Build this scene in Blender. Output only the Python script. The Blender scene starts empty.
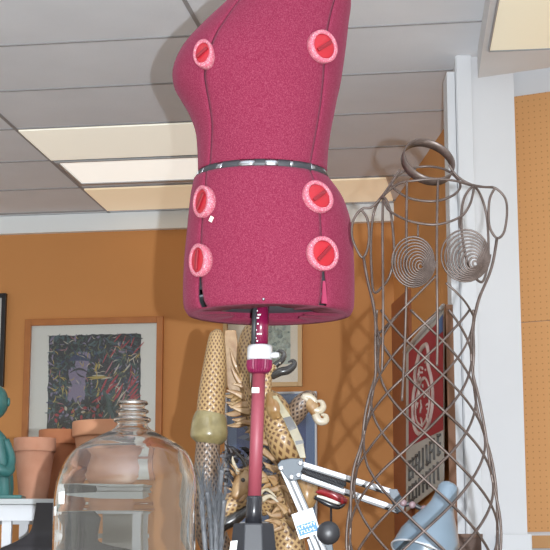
import bpy, math, random
from mathutils import Vector, Matrix
R = math.radians
PI = math.pi
random.seed(7)
scene = bpy.context.scene
COL = scene.collection

# ------------------------------------------------------------------ camera, world, lights, exposure
F = 1550.0                      # focal length in pixels of the 550 px frame
CAMZ = 1.2
TH = math.atan(300 / F)         # the camera looks up by about 11 degrees
cam_d = bpy.data.cameras.new('camera')
cam = bpy.data.objects.new('camera', cam_d)
COL.objects.link(cam)
cam_d.sensor_width = 36
cam_d.lens = F / 550 * 36
cam_d.clip_start = 0.05
cam.location = (0, 0, CAMZ)
cam.rotation_euler = (PI / 2 + TH, 0, 0)
scene.camera = cam

world = bpy.data.worlds.new('world')
scene.world = world
world.use_nodes = True
world.node_tree.nodes['Background'].inputs[0].default_value = (0.98, 0.96, 0.90, 1)
world.node_tree.nodes['Background'].inputs[1].default_value = 0.82

fl_d = bpy.data.lights.new('camera_flash', 'POINT')      # the flash on the camera, to the right of the lens
fl_d.energy = 830
fl_d.color = (0.89, 0.945, 1.0)
fl_d.shadow_soft_size = 0.01
fl = bpy.data.objects.new('camera_flash', fl_d)
fl.location = (0.108, 0.0, CAMZ + 0.0)
COL.objects.link(fl)

scene.view_settings.view_transform = 'Standard'
scene.view_settings.look = 'None'
scene.view_settings.gamma = 1
scene.view_settings.use_curve_mapping = False
scene.view_settings.exposure = 0.0

# ------------------------------------------------------------------ helpers
def ray(px, py):
    u = (px - 275) / F
    v = (275 - py) / F
    return Vector((u, math.cos(TH) - v * math.sin(TH), math.sin(TH) + v * math.cos(TH)))

def at(px, py, Y):
    r = ray(px, py)
    t = Y / r.y
    return Vector((r.x * t, Y, CAMZ + r.z * t))

def at_z(px, py, z):
    r = ray(px, py)
    t = (z - CAMZ) / r.z
    return Vector((r.x * t, r.y * t, z))

RA = R(8.6)
EX = Vector((math.cos(RA), -math.sin(RA), 0))     # the room's left-right direction
EY = Vector((math.sin(RA), math.cos(RA), 0))      # the room's depth direction
EZ = Vector((0, 0, 1))
def rm(X, Y, z):
    v = EX * X + EY * Y
    return Vector((v.x, v.y, z))
YB = 8.70                                         # back wall
CZ = 3.30                                         # ceiling height
def on_back(px, py, off=0.0):
    r = ray(px, py)
    t = (YB - off) / (r.x * math.sin(RA) + r.y * math.cos(RA))
    return Vector((r.x * t, r.y * t, CAMZ + r.z * t))

MATS = {}
def mat(name, col, rough=0.6, metal=0.0, noise=None, bump=None, emit=0, spec=0.5, sheen=0, coat=0):
    """noise = (scale, second colour, contrast low, contrast high); bump = (scale, strength)"""
    if name in MATS:
        return MATS[name]
    m = bpy.data.materials.new(name)
    m.use_nodes = True
    nt = m.node_tree
    b = nt.nodes['Principled BSDF']
    b.inputs['Base Color'].default_value = (*col, 1)
    b.inputs['Roughness'].default_value = rough
    b.inputs['Metallic'].default_value = metal
    b.inputs['Specular IOR Level'].default_value = spec
    b.inputs['Sheen Weight'].default_value = sheen
    b.inputs['Coat Weight'].default_value = coat
    tc = nt.nodes.new('ShaderNodeTexCoord')
    if noise:
        n = nt.nodes.new('ShaderNodeTexNoise')
        n.inputs['Scale'].default_value = noise[0]
        n.inputs['Detail'].default_value = 4
        r = nt.nodes.new('ShaderNodeValToRGB')
        r.color_ramp.elements[0].position = noise[2]
        r.color_ramp.elements[1].position = noise[3]
        r.color_ramp.elements[0].color = (*col, 1)
        r.color_ramp.elements[1].color = (*noise[1], 1)
        nt.links.new(tc.outputs['Object'], n.inputs['Vector'])
        nt.links.new(n.outputs['Fac'], r.inputs['Fac'])
        nt.links.new(r.outputs['Color'], b.inputs['Base Color'])
    if bump:
        n2 = nt.nodes.new('ShaderNodeTexNoise')
        n2.inputs['Scale'].default_value = bump[0]
        n2.inputs['Detail'].default_value = 3
        bp = nt.nodes.new('ShaderNodeBump')
        bp.inputs['Strength'].default_value = bump[1]
        bp.inputs['Distance'].default_value = 0.01
        nt.links.new(tc.outputs['Object'], n2.inputs['Vector'])
        nt.links.new(n2.outputs['Fac'], bp.inputs['Height'])
        nt.links.new(bp.outputs['Normal'], b.inputs['Normal'])
    if emit:
        b.inputs['Emission Color'].default_value = (*col, 1)
        b.inputs['Emission Strength'].default_value = emit
    MATS[name] = m
    return m

class MB:
    """collects shapes in world coordinates and builds ONE mesh"""
    def __init__(s):
        s.v = []; s.f = []; s.m = []; s.uv = []; s.sm = []
    def add(s, verts, faces, mi=0, uvs=None, smooth=True):
        o = len(s.v)
        s.v += [Vector(v) for v in verts]
        for k, f in enumerate(faces):
            s.f.append([i + o for i in f])
            s.m.append(mi); s.sm.append(smooth)
            s.uv.append(uvs[k] if uvs else [(0, 0)] * len(f))
        return s
    def box(s, c, sx, sy, sz, ax=None, mi=0, taper=1.0):
        ax = ax or (Vector((1, 0, 0)), Vector((0, 1, 0)), Vector((0, 0, 1)))
        c = Vector(c); vs = []
        for dz in (-1, 1):
            k = taper if dz > 0 else 1
            for dx, dy in ((-1, -1), (1, -1), (1, 1), (-1, 1)):
                vs.append(c + ax[0] * dx * sx / 2 * k + ax[1] * dy * sy / 2 * k + ax[2] * dz * sz / 2)
        fs = [(3, 2, 1, 0), (4, 5, 6, 7), (0, 1, 5, 4), (1, 2, 6, 5), (2, 3, 7, 6), (3, 0, 4, 7)]
        return s.add(vs, fs, mi, smooth=False)
    def prism(s, pts, nrm, mi=0):
        """a flat outline given a thickness vector"""
        n = len(pts); nrm = Vector(nrm)
        vs = [Vector(p) for p in pts] + [Vector(p) + nrm for p in pts]
        fs = [tuple(range(n - 1, -1, -1)), tuple(range(n, 2 * n))]
        fs += [(i, (i + 1) % n, n + (i + 1) % n, n + i) for i in range(n)]
        return s.add(vs, fs, mi, smooth=False)
    def tube(s, pts, rad, n=8, closed=False, mi=0, cap=True, flat=1.0, N=0, L=1.0, up=None):
        pts = [Vector(p) for p in pts]
        k = len(pts)
        rads = rad if isinstance(rad, (list, tuple)) else [rad] * k
        vs = []; fs = []; uvs = []
        t0 = (pts[1] - pts[0]).normalized()
        a = up.copy() if up else Vector((0, 0, 1))
        if abs(a.dot(t0)) > 0.95: a = Vector((0, 1, 0.1)).normalized()
        u = (a - t0 * a.dot(t0)).normalized()
        acc = [0.0]
        for i in range(k):
            if closed: t = (pts[(i + 1) % k] - pts[i - 1])
            else: t = pts[min(i + 1, k - 1)] - pts[max(i - 1, 0)]
            if t.length < 1e-9: t = t0.copy()
            t.normalize()
            u = u - t * u.dot(t)
            if u.length < 1e-6: u = t.orthogonal()
            u.normalize()
            w = t.cross(u)
            for j in range(n):
                an = 2 * PI * j / n
                vs.append(pts[i] + (u * math.cos(an) + w * math.sin(an) * flat) * rads[i])
            if i: acc.append(acc[-1] + (pts[i] - pts[i - 1]).length)
        acc.append(acc[-1] + 0.01)
        rng = k if closed else k - 1
        for i in range(rng):
            for j in range(n):
                i2 = (i + 1) % k; j2 = (j + 1) % n
                fs.append((i * n + j, i * n + j2, i2 * n + j2, i2 * n + j))
                q = []
                for (ii, jj) in ((i, j), (i, j + 1), (i + 1, j + 1), (i + 1, j)):
                    U = jj / n * N; V = acc[ii] / L
                    q.append((U + V, U - V))
                uvs.append(q)
        if cap and not closed:
            fs.append(tuple(range(n - 1, -1, -1))); uvs.append([(0, 0)] * n)
            fs.append(tuple((k - 1) * n + j for j in range(n))); uvs.append([(0, 0)] * n)
        return s.add(vs, fs, mi, uvs)
    def lathe(s, prof, o=(0, 0, 0), axis=None, n=32, mi=0, cap=True, sx=1.0):
        """prof = [(radius, height along axis)]"""
        o = Vector(o); ax = (Vector(axis) if axis else Vector((0, 0, 1))).normalized()
        u = ax.orthogonal().normalized() if abs(ax.z) < 0.99 else Vector((1, 0, 0))
        w = ax.cross(u)
        vs = []; fs = []
        for (r, h) in prof:
            for j in range(n):
                an = 2 * PI * j / n
                vs.append(o + ax * h + (u * math.cos(an) * sx + w * math.sin(an)) * max(r, 1e-5))
        for i in range(len(prof) - 1):
            for j in range(n):
                j2 = (j + 1) % n
                fs.append((i * n + j, i * n + j2, (i + 1) * n + j2, (i + 1) * n + j))
        if cap:
            fs.append(tuple(range(n - 1, -1, -1)))
            fs.append(tuple((len(prof) - 1) * n + j for j in range(n)))
        return s.add(vs, fs, mi)
    def ball(s, c, r, sc=(1, 1, 1), n=16, mi=0):
        c = Vector(c); vs = []; fs = []
        m = n // 2
        for i in range(m + 1):
            th = PI * i / m
            for j in range(n):
                ph = 2 * PI * j / n
                vs.append(c + Vector((max(math.sin(th), 1e-4) * math.cos(ph) * r * sc[0], max(math.sin(th), 1e-4) * math.sin(ph) * r * sc[1], math.cos(th) * r * sc[2])))
        for i in range(m):
            for j in range(n):
                j2 = (j + 1) % n
                fs.append((i * n + j, (i + 1) * n + j, (i + 1) * n + j2, i * n + j2))
        return s.add(vs, fs, mi)
    def blade(s, pts, width, thick=0.002, nrm=None, mi=0):
        """a leaf or spike: pointed at the end, a little thickness"""
        k = len(pts)
        rads = [width * (1 - (i / (k - 1)) ** 1.6) * 0.5 + 0.0004 for i in range(k)]
        return s.tube(pts, rads, 6, flat=max(thick / width, 0.12), mi=mi, up=nrm)
    def build(s, name, mats, parent=None, smooth=None, bevel=0, solid=0, loc=None, auto=True):
        me = bpy.data.meshes.new(name)
        org = Vector(loc) if loc is not None else ORG.get(parent.name_full if parent else None, Vector((0, 0, 0)))
        me.from_pydata([tuple(v - org) for v in s.v], [], s.f)
        if not isinstance(mats, (list, tuple)): mats = [mats]
        for m in mats: me.materials.append(m)
        for p, mi, sm in zip(me.polygons, s.m, s.sm):
            p.material_index = mi
            p.use_smooth = sm if smooth is None else smooth
        uvl = me.uv_layers.new(name='uv')
        li = 0
        for q in s.uv:
            for c in q:
                uvl.data[li].uv = c; li += 1
        me.validate(); me.update()
        o = bpy.data.objects.new(name, me)
        COL.objects.link(o)
        if parent:
            o.parent = parent
            ORG[o.name_full] = org
        elif loc is not None:
            o.location = loc
            ORG[o.name_full] = org
        if bevel:
            b = o.modifiers.new('bevel', 'BEVEL'); b.width = bevel; b.segments = 2; b.limit_method = 'ANGLE'
        if solid:
            b = o.modifiers.new('solid', 'SOLIDIFY'); b.thickness = abs(solid); b.offset = -1 if solid > 0 else 1
        return o
ORG = {}

def thing(name, loc, label, cat, group=None):
    o = bpy.data.objects.new(name, None)
    o.empty_display_size = 0.05
    o.location = loc
    COL.objects.link(o)
    ORG[o.name_full] = Vector(loc)
    return tag(o, label, cat, group)
def tag(o, label, cat, group=None, kind=None):
    o['label'] = label; o['category'] = cat
    if group: o['group'] = group
    if kind: o['kind'] = kind
    return o
def struct(o):
    o['kind'] = 'structure'
    return o

def smooth_path(pts, sub=6, closed=False):
    P = [Vector(p) for p in pts]; n = len(P); out = []
    rng = n if closed else n - 1
    for i in range(rng):
        if closed:
            p0, p1, p2, p3 = P[(i - 1) % n], P[i], P[(i + 1) % n], P[(i + 2) % n]
        else:
            p0, p1, p2, p3 = P[max(i - 1, 0)], P[i], P[i + 1], P[min(i + 2, n - 1)]
        for k in range(sub):
            t = k / sub
            out.append(0.5 * ((2 * p1) + (p2 - p0) * t + (2 * p0 - 5 * p1 + 4 * p2 - p3) * t * t + (3 * p1 - p0 - 3 * p2 + p3) * t ** 3))
    if not closed: out.append(P[-1])
    return out
def interp(tab, x):
    """tab = [(x, a, b, ...)] with smooth interpolation"""
    if x <= tab[0][0]: return tab[0][1:]
    for i in range(len(tab) - 1):
        if x <= tab[i + 1][0]:
            t = (x - tab[i][0]) / (tab[i + 1][0] - tab[i][0])
            p0 = tab[max(i - 1, 0)]; p1 = tab[i]; p2 = tab[i + 1]; p3 = tab[min(i + 2, len(tab) - 1)]
            h = p2[0] - p1[0]; out = []
            for q in range(1, len(p1)):
                m1 = (p2[q] - p0[q]) / max(p2[0] - p0[0], 1e-6) * h
                m2 = (p3[q] - p1[q]) / max(p3[0] - p1[0], 1e-6) * h
                out.append((2 * t ** 3 - 3 * t * t + 1) * p1[q] + (t ** 3 - 2 * t * t + t) * m1 + (-2 * t ** 3 + 3 * t * t) * p2[q] + (t ** 3 - t * t) * m2)
            return tuple(out)
    return tab[-1][1:]

# ------------------------------------------------------------------ materials
ceil_m = mat('ceiling_tile', (0.76, 0.79, 0.84), 0.9, noise=(3.0, (0.80, 0.83, 0.88), 0.35, 0.65), bump=(90, 0.1))
grid_m = mat('grid_bar', (0.33, 0.33, 0.34), 0.6)
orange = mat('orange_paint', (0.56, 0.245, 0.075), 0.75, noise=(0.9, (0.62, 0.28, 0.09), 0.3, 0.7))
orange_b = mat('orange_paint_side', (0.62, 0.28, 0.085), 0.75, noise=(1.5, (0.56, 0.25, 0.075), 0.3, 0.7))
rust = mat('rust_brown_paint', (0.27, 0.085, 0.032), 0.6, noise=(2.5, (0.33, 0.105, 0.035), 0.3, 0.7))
white = mat('white_paint', (0.63, 0.645, 0.67), 0.55, noise=(2.0, (0.66, 0.675, 0.70), 0.3, 0.7))
white2 = mat('crown_paint', (0.86, 0.90, 0.91), 0.6)
floor_m = mat('floor_vinyl', (0.42, 0.40, 0.37), 0.5, noise=(1.2, (0.36, 0.34, 0.31), 0.3, 0.7))
lens_a = mat('troffer_lens', (0.88, 0.85, 0.74), 0.5, emit=0.45)
lens_b = mat('troffer_lens_bright', (0.95, 0.94, 0.88), 0.4, emit=0.65)
lens_c = mat('troffer_lens_tan', (0.88, 0.72, 0.50), 0.5, emit=0.38)
lens_d = mat('soffit_lens', (0.82, 0.77, 0.60), 0.5, emit=0.3)
metal = mat('grey_metal', (0.45, 0.47, 0.5), 0.35, 0.6)
grey_box = mat('soffit_grey', (0.66, 0.66, 0.67), 0.7, noise=(5, (0.70, 0.70, 0.71), 0.3, 0.7))

def peg_mat():
    m = bpy.data.materials.new('pegboard'); m.use_nodes = True
    nt = m.node_tree; b = nt.nodes['Principled BSDF']; b.inputs['Roughness'].default_value = 0.7
    tc = nt.nodes.new('ShaderNodeUVMap'); tc.uv_map = 'uv'
    fr = nt.nodes.new('ShaderNodeVectorMath'); fr.operation = 'FRACTION'
    sb = nt.nodes.new('ShaderNodeVectorMath'); sb.operation = 'SUBTRACT'; sb.inputs[1].default_value = (0.5, 0.5, 0)
    ln = nt.nodes.new('ShaderNodeVectorMath'); ln.operation = 'LENGTH'
    lt = nt.nodes.new('ShaderNodeMath'); lt.operation = 'LESS_THAN'; lt.inputs[1].default_value = 0.12
    mx = nt.nodes.new('ShaderNodeMix'); mx.data_type = 'RGBA'
    mx.inputs['A'].default_value = (0.60, 0.31, 0.12, 1); mx.inputs['B'].default_value = (0.42, 0.20, 0.07, 1)
    nt.links.new(tc.outputs[0], fr.inputs[0]); nt.links.new(fr.outputs[0], sb.inputs[0])
    nt.links.new(sb.outputs[0], ln.inputs[0]); nt.links.new(ln.outputs['Value'], lt.inputs[0])
    nt.links.new(lt.outputs[0], mx.inputs['Factor']); nt.links.new(mx.outputs['Result'], b.inputs['Base Color'])
    return m
pegboard = peg_mat()

def scale_mat(name, light, dark, rough=0.35):
    m = bpy.data.materials.new(name); m.use_nodes = True
    nt = m.node_tree; b = nt.nodes['Principled BSDF']; b.inputs['Roughness'].default_value = rough
    b.inputs['Coat Weight'].default_value = 0.3
    tc = nt.nodes.new('ShaderNodeUVMap'); tc.uv_map = 'uv'
    fr = nt.nodes.new('ShaderNodeVectorMath'); fr.operation = 'FRACTION'
    sb = nt.nodes.new('ShaderNodeVectorMath'); sb.operation = 'SUBTRACT'; sb.inputs[1].default_value = (0.5, 0.5, 0)
    ab = nt.nodes.new('ShaderNodeVectorMath'); ab.operation = 'ABSOLUTE'
    sp = nt.nodes.new('ShaderNodeSeparateXYZ')
    mxm = nt.nodes.new('ShaderNodeMath'); mxm.operation = 'MAXIMUM'
    rp = nt.nodes.new('ShaderNodeValToRGB')
    rp.color_ramp.elements[0].position = 0.20; rp.color_ramp.elements[0].color = (*dark, 1)
    rp.color_ramp.elements[1].position = 0.33; rp.color_ramp.elements[1].color = (*light, 1)
    L = nt.links.new
    L(tc.outputs[0], fr.inputs[0]); L(fr.outputs[0], sb.inputs[0]); L(sb.outputs[0], ab.inputs[0]); L(ab.outputs[0], sp.inputs[0])
    L(sp.outputs[0], mxm.inputs[0]); L(sp.outputs[1], mxm.inputs[1]); L(mxm.outputs[0], rp.inputs[0]); L(rp.outputs[0], b.inputs['Base Color'])
    bp = nt.nodes.new('ShaderNodeBump'); bp.inputs['Strength'].default_value = 0.5; bp.inputs['Distance'].default_value = 0.004
    L(mxm.outputs[0], bp.inputs['Height']); L(bp.outputs[0], b.inputs['Normal'])
    return m

def glass_mat(name, col=(1, 1, 1), rough=0.0, ior=1.45):
    m = bpy.data.materials.new(name); m.use_nodes = True
    nt = m.node_tree; b = nt.nodes['Principled BSDF']
    b.inputs['Base Color'].default_value = (*col, 1); b.inputs['Roughness'].default_value = rough
    b.inputs['Transmission Weight'].default_value = 1; b.inputs['IOR'].default_value = ior
    return m
def pane_mat():
    m = bpy.data.materials.new('picture_glass'); m.use_nodes = True
    nt = m.node_tree; nt.nodes.remove(nt.nodes['Principled BSDF'])
    t = nt.nodes.new('ShaderNodeBsdfTransparent'); g = nt.nodes.new('ShaderNodeBsdfGlossy'); g.inputs['Roughness'].default_value = 0.03
    x = nt.nodes.new('ShaderNodeMixShader'); x.inputs[0].default_value = 0.04
    nt.links.new(t.outputs[0], x.inputs[1]); nt.links.new(g.outputs[0], x.inputs[2])
    nt.links.new(x.outputs[0], nt.nodes['Material Output'].inputs[0])
    return m
pane = pane_mat()

# ------------------------------------------------------------------ the room
b = MB(); b.box(rm(-0.5, 4.2, -0.05), 11, 11, 0.1, (EX, EY, EZ)); struct(b.build('floor', floor_m))
b = MB(); b.box(rm(-0.5, 4.2, CZ + 0.05), 11, 11, 0.1, (EX, EY, EZ)); struct(b.build('ceiling', ceil_m))
b = MB(); b.box(rm(-2.5, YB + 0.06, CZ / 2), 7.0, 0.12, CZ, (EX, EY, EZ)); struct(b.build('wall_back', orange))
# ceiling grid: thin bars across and along the room
LX = [-2.3 + 1.15 * k for k in range(-2, 4)]
RY = [8.05 - 0.578 * k for k in range(0, 13)]
ROWS = [6.885, 7.46, 8.05]
b = MB()
for X in LX: b.box(rm(X, 4.2, CZ - 0.001), 0.016, 9.0, 0.006, (EX, EY, EZ))
struct(b.build('trim_1', grid_m))
b = MB()
for Y in RY: b.box(rm(-0.9, Y, CZ - 0.0015), 8.0, 0.012, 0.006, (EX, EY, EZ))
b.box(rm(-2.5, 8.60, CZ - 0.0015), 7, 0.02, 0.006, (EX, EY, EZ))
struct(b.build('trim_2', grid_m))
# crown board on the back wall
b = MB(); b.box(rm(-2.55, YB - 0.02, CZ - 0.055), 6.0, 0.04, 0.105, (EX, EY, EZ)); struct(b.build('trim_3', white2))

# recessed light over the back of the shop, tiles of lens
def ceiling_light(X0, X1, Y0, Y1, m, label, inset=0.03):
    root = thing('ceiling_light', rm((X0 + X1) / 2, (Y0 + Y1) / 2, CZ - 0.006), label, 'ceiling light')
    p = MB(); p.box(rm((X0 + X1) / 2, (Y0 + Y1) / 2, CZ - 0.005), X1 - X0 - inset, Y1 - Y0 - inset, 0.008, (EX, EY, EZ))
    p.build('diffuser', m, root)
    p = MB()
    for (cx, cy, sx, sy) in (((X0 + X1) / 2, Y0 + 0.012, X1 - X0, 0.012), ((X0 + X1) / 2, Y1 - 0.018, X1 - X0, 0.03),
                             (X0 + 0.012, (Y0 + Y1) / 2, 0.014, Y1 - Y0 - 0.07), (X1 - 0.012, (Y0 + Y1) / 2, 0.014, Y1 - Y0 - 0.07)):
        p.box(rm(cx, cy, CZ - 0.009), sx, sy, 0.012, (EX, EY, EZ))
    p.build('frame', metal, root)
    return root
ceiling_light(-2.28, -1.16, 7.47, 7.96, lens_b, 'brightest white ceiling light panel, in the middle row left of the dress form')
def lens_panel(X0, X1, Y0, Y1, m, label):
    p = MB(); p.box(rm((X0 + X1) / 2, (Y0 + Y1) / 2, CZ - 0.005), X1 - X0, Y1 - Y0, 0.008, (EX, EY, EZ))
    return tag(p.build('ceiling_light_panel', m, loc=rm((X0 + X1) / 2, (Y0 + Y1) / 2, CZ - 0.009)), label, 'ceiling light')
lens_panel(-2.29, -1.16, 6.91, 7.45, lens_a, 'pale cream ceiling light panel, nearest the camera of the lit rows')
lens_panel(-2.29, -0.62, 8.08, 8.585, lens_c, 'warm tan ceiling light panel next to the back wall')

# angled orange side wall behind the wire form
B0 = at_z(443, 130, CZ); B1 = at_z(385, 215, CZ)
BD = (B1 - B0)
BU = BD.normalized()
BN = Vector((BU.y, -BU.x, 0))         # away from the room (to the right)
def on_side(px, py, off=0.0):
    """point on the side wall (off towards the room)"""
    P = B0 - BN * off
    r = ray(px, py)
    t = (P.x * BN.x + P.y * BN.y) / (r.x * BN.x + r.y * BN.y)
    return Vector((r.x * t, r.y * t, CAMZ + r.z * t))
p0 = B0 - BU * 0.85; p1 = B0 + BU * 2.1
b = MB(); b.prism([(p0.x, p0.y, 0), (p1.x, p1.y, 0), (p1.x, p1.y, CZ), (p0.x, p0.y, CZ)], BN * 0.1)
struct(b.build('wall_side', orange_b))
# rust-brown painted board on the side wall near the corner
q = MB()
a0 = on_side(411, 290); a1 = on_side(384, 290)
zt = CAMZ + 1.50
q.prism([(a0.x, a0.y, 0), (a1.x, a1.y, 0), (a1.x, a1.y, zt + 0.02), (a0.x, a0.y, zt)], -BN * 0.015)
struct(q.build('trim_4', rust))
# narrow tan timber board at the left edge of the white column
tA = at(445.5, 305, 5.98); tB = at(452.5, 305, 5.98)
q = MB(); q.box(((tA.x + tB.x) / 2, 5.98, tA.z / 2), tB.x - tA.x, 0.02, tA.z)
struct(q.build('trim_5', mat('timber_edge', (0.17, 0.07, 0.028), 0.6)))

# white column: plan traced at ceiling height
K0 = at_z(456, 57, CZ); K1 = at_z(476, 50, CZ)
kd = (at_z(511, 72.5, CZ))
K3 = Vector((kd.x, 6.12, CZ))
q = MB()
KL = Vector((0.742, 6.10, 0)); KR = Vector((0.985, 6.13, 0))
q.prism([(KL.x, KL.y, 0), (KR.x, KR.y, 0), (KR.x + 0.01, KR.y + 0.16, 0), (KL.x + 0.01, KL.y + 0.16, 0)], (0, 0, CZ))
struct(q.build('wall_column', white))
q = MB()                                   # flat boards on the column's face and its side
q.box((KL.x + 0.034, KL.y - 0.006, CZ / 2), 0.062, 0.012, CZ, mi=0)
q.box((KL.x - 0.017, KL.y + 0.09, CZ / 2 - 0.03), 0.034, 0.14, CZ - 0.06, mi=0)
struct(q.build('trim_6', white, bevel=0.002))

# right hand wall with white band and pegboard
C0 = at_z(509, 73.2, CZ); C1 = at_z(550, 67, CZ)
CD = (C1 - C0).normalized(); CN = Vector((-CD.y, CD.x, 0))
if CN.y < 0: CN = -CN
c0 = C0 - CD * 0.02; c1 = C0 + CD * 2.4
q = MB(); q.prism([(c0.x, c0.y, 0), (c1.x, c1.y, 0), (c1.x, c1.y, CZ), (c0.x, c0.y, CZ)], CN * 0.1)
struct(q.build('wall_right', white))
def on_right(px, py, off=0.0):
    P = C0 - CN * off
    r = ray(px, py)
    t = (P.x * CN.x + P.y * CN.y) / (r.x * CN.x + r.y * CN.y)
    return Vector((r.x * t, r.y * t, CAMZ + r.z * t))
def peg(py_top, py_bot, split=None):
    g = MB()
    z1 = on_right(512, py_top, 0.012).z; z0 = on_right(524, py_bot, 0.012).z
    s0 = -0.005; s1 = 2.3
    A = C0 + CD * s0 - CN * 0.012; Bq = C0 + CD * s1 - CN * 0.012
    vs = [(A.x, A.y, z0), (Bq.x, Bq.y, z0), (Bq.x, Bq.y, z1), (A.x, A.y, z1)]
    vs += [Vector(v) + CN * 0.011 for v in vs]
    k = 1 / 0.0254
    uv = [(0, z0 * k), ((s1 - s0) * k, z0 * k), ((s1 - s0) * k, z1 * k), (0, z1 * k)]
    d = [(0, 0)] * 4
    g.add(vs, [(0, 1, 2, 3), (7, 6, 5, 4), (0, 4, 5, 1), (1, 5, 6, 2), (2, 6, 7, 3), (3, 7, 4, 0)], 0, [uv, d, d, d, d, d], smooth=False)
    return g
o = peg(97, 322).build('pegboard', pegboard)
tag(o, 'orange perforated board high on the right wall under the white band', 'pegboard')
o = peg(323.5, 532).build('pegboard', pegboard)
tag(o, 'orange perforated board lower on the right wall, above the white ledge', 'pegboard')
# ledge and lower panel under the pegboard
zl = on_right(530, 533, 0.05).z
q = MB(); m_ = C0 + CD * 1.1 - CN * 0.02
q.box((m_.x, m_.y, zl - 0.035), 2.3, 0.04, 0.05, (CD, CN, EZ), mi=0)
struct(q.build('trim_7', mat('tan_ledge', (0.5, 0.27, 0.11), 0.6)))
q = MB(); q.box((m_.x, m_.y, zl - 0.5), 2.3, 0.03, 0.86, (CD, CN, EZ))
struct(q.build('trim_8', mat('gold_brown_panel', (0.30, 0.17, 0.05), 0.5, noise=(60, (0.12, 0.06, 0.02), 0.4, 0.6))))
q = MB(); pA = at(499, 534, 6.0); pB = at(531.5, 534, 6.0)
q.box(((pA.x + pB.x) / 2, 6.05, pA.z / 2), pB.x - pA.x, 0.12, pA.z)
struct(q.build('trim_9', white, bevel=0.004))

# soffit light box on the right
SB = CZ - 0.115
S0 = at_z(478, 78, SB); S1 = at_z(490.5, 0, SB); S2 = at_z(550, 67.5, SB)
ds = (S1 - S0); de = (S2 - S0)
n0 = S0; n1 = S0 + ds * 2.6; n2 = n1 + de * 5; n3 = S0 + de * 5
root = thing('ceiling_light', (S0.x + 0.5, S0.y - 0.5, SB), 'grey boxed ceiling light with a tan diffuser, at the top right corner', 'ceiling light')
q = MB(); q.prism([n0, n1, n2, n3], (0, 0, CZ - SB)); q.build('housing', grey_box, root)
i0 = at_z(488.6, 50, SB); i1 = at_z(498, 0, SB); i2 = at_z(550, 47.5, SB)
e1 = i1 - i0; e2 = i2 - i0
q = MB(); q.prism([i0, i0 + e1 * 2.2, i0 + e1 * 2.2 + e2 * 4, i0 + e2 * 4], (0, 0, -0.004)); q.build('diffuser', lens_d, root)
q = MB()
for (A, Bq) in ((i0, i0 + e1 * 2.2), (i0, i0 + e2 * 4)):
    q.tube([A + Vector((0, 0, -0.004)), Bq + Vector((0, 0, -0.004))], 0.005, 6)
q.build('frame', metal, root)

# ------------------------------------------------------------------ counter in front (just under the frame) and shelf at the left
wood_m = mat('counter_top', (0.32, 0.22, 0.14), 0.5, noise=(6, (0.25, 0.16, 0.10), 0.3, 0.7))
CT = 1.0
root = thing('counter', (0, 3.75, 0), 'long wooden counter that carries the dress form and the glass jug', 'counter')
q = MB(); q.box((0, 3.75, CT - 0.02), 2.6, 2.0, 0.04); q.build('worktop', wood_m, root, bevel=0.004)
q = MB(); q.box((0, 3.75, CT / 2 - 0.02), 2.4, 1.8, CT - 0.04); q.build('cabinet_body', white, root)

SY = 5.0
sl = at(-75, 498.5, SY); sr = at(146, 498.5, SY); SZ = sl.z
root = thing('shelf_table', ((sl.x + sr.x) / 2, SY + 0.2, 0), 'white shelf table with a grey top carrying the clay pots', 'table')
q = MB(); q.box(((sl.x + sr.x) / 2, SY + 0.2, SZ - 0.010), sr.x - sl.x, 0.42, 0.018); q.build('table_top', mat('grey_laminate', (0.45, 0.47, 0.47), 0.4), root, bevel=0.002)
q = MB(); q.box(((sl.x + sr.x) / 2, SY + 0.02, SZ - 0.045), sr.x - sl.x - 0.01, 0.02, 0.05)
q.box(((sl.x + sr.x) / 2, SY + 0.38, SZ - 0.045), sr.x - sl.x - 0.01, 0.02, 0.05); q.build('apron', white, root)
for px in (12, 144):
    for dy in (0.03, 0.37):
        c = at(px, 520, SY)
        q = MB(); q.box((c.x - 0.02, SY + dy, (SZ - 0.07) / 2), 0.03, 0.025, SZ - 0.07); q.build('leg', white, root)
q = MB(); c0_ = at(96, 530, SY); c1_ = at(143, 530, SY)
q.box(((c0_.x + c1_.x) / 2, SY + 0.10, SZ - 0.30), c1_.x - c0_.x, 0.02, 0.45); q.build('lower_panel', mat('pale_grey_board', (0.50, 0.48, 0.45), 0.6), root)

# ------------------------------------------------------------------ pictures on the back wall
def picture(x0, y0, x1, y1, fw, fmat, mmat, art, label, extra=None, depth=0.03):
    """outer frame corners in the photograph, laid out on the back wall in metres"""
    A = on_back(x0, y0, 0.0); Bq = on_back(x1, y1, 0.0)
    cx = (A + Bq) / 2
    W = (Bq - A).dot(EX); top = on_back((x0 + x1) / 2, y0).z; bot = on_back((x0 + x1) / 2, y1).z; H = top - bot
    O = Vector((cx.x, cx.y, (top + bot) / 2)) - EY * 0.002
    root = thing('framed_picture', O, label, 'picture')
    q = MB()
    q.box(O - EX * (W / 2 - fw / 2) - EY * depth / 2, fw, depth, H, (EX, EY, EZ))
    q.box(O + EX * (W / 2 - fw / 2) - EY * depth / 2, fw, depth, H, (EX, EY, EZ))
    q.box(O + EZ * (H / 2 - fw / 2) - EY * depth / 2, W - 2 * fw, depth * 0.96, fw, (EX, EY, EZ))
    q.box(O - EZ * (H / 2 - fw / 2) - EY * depth / 2, W - 2 * fw, depth * 0.96, fw, (EX, EY, EZ))
    q.build('frame', fmat, root, bevel=0.003)
    q = MB(); q.box(O - EY * 0.006, W - 2 * fw, 0.008, H - 2 * fw, (EX, EY, EZ)); q.build('mat_board', mmat, root)
    if art: art(root, O - EY * 0.0105, W, H)
    q = MB(); q.box(O - EY * (depth * 0.7), W - 2 * fw, 0.002, H - 2 * fw, (EX, EY, EZ)); q.build('glass_pane', pane, root)
    return root
mat_white = mat('mat_board_white', (0.68, 0.70, 0.66), 0.8)
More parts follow.
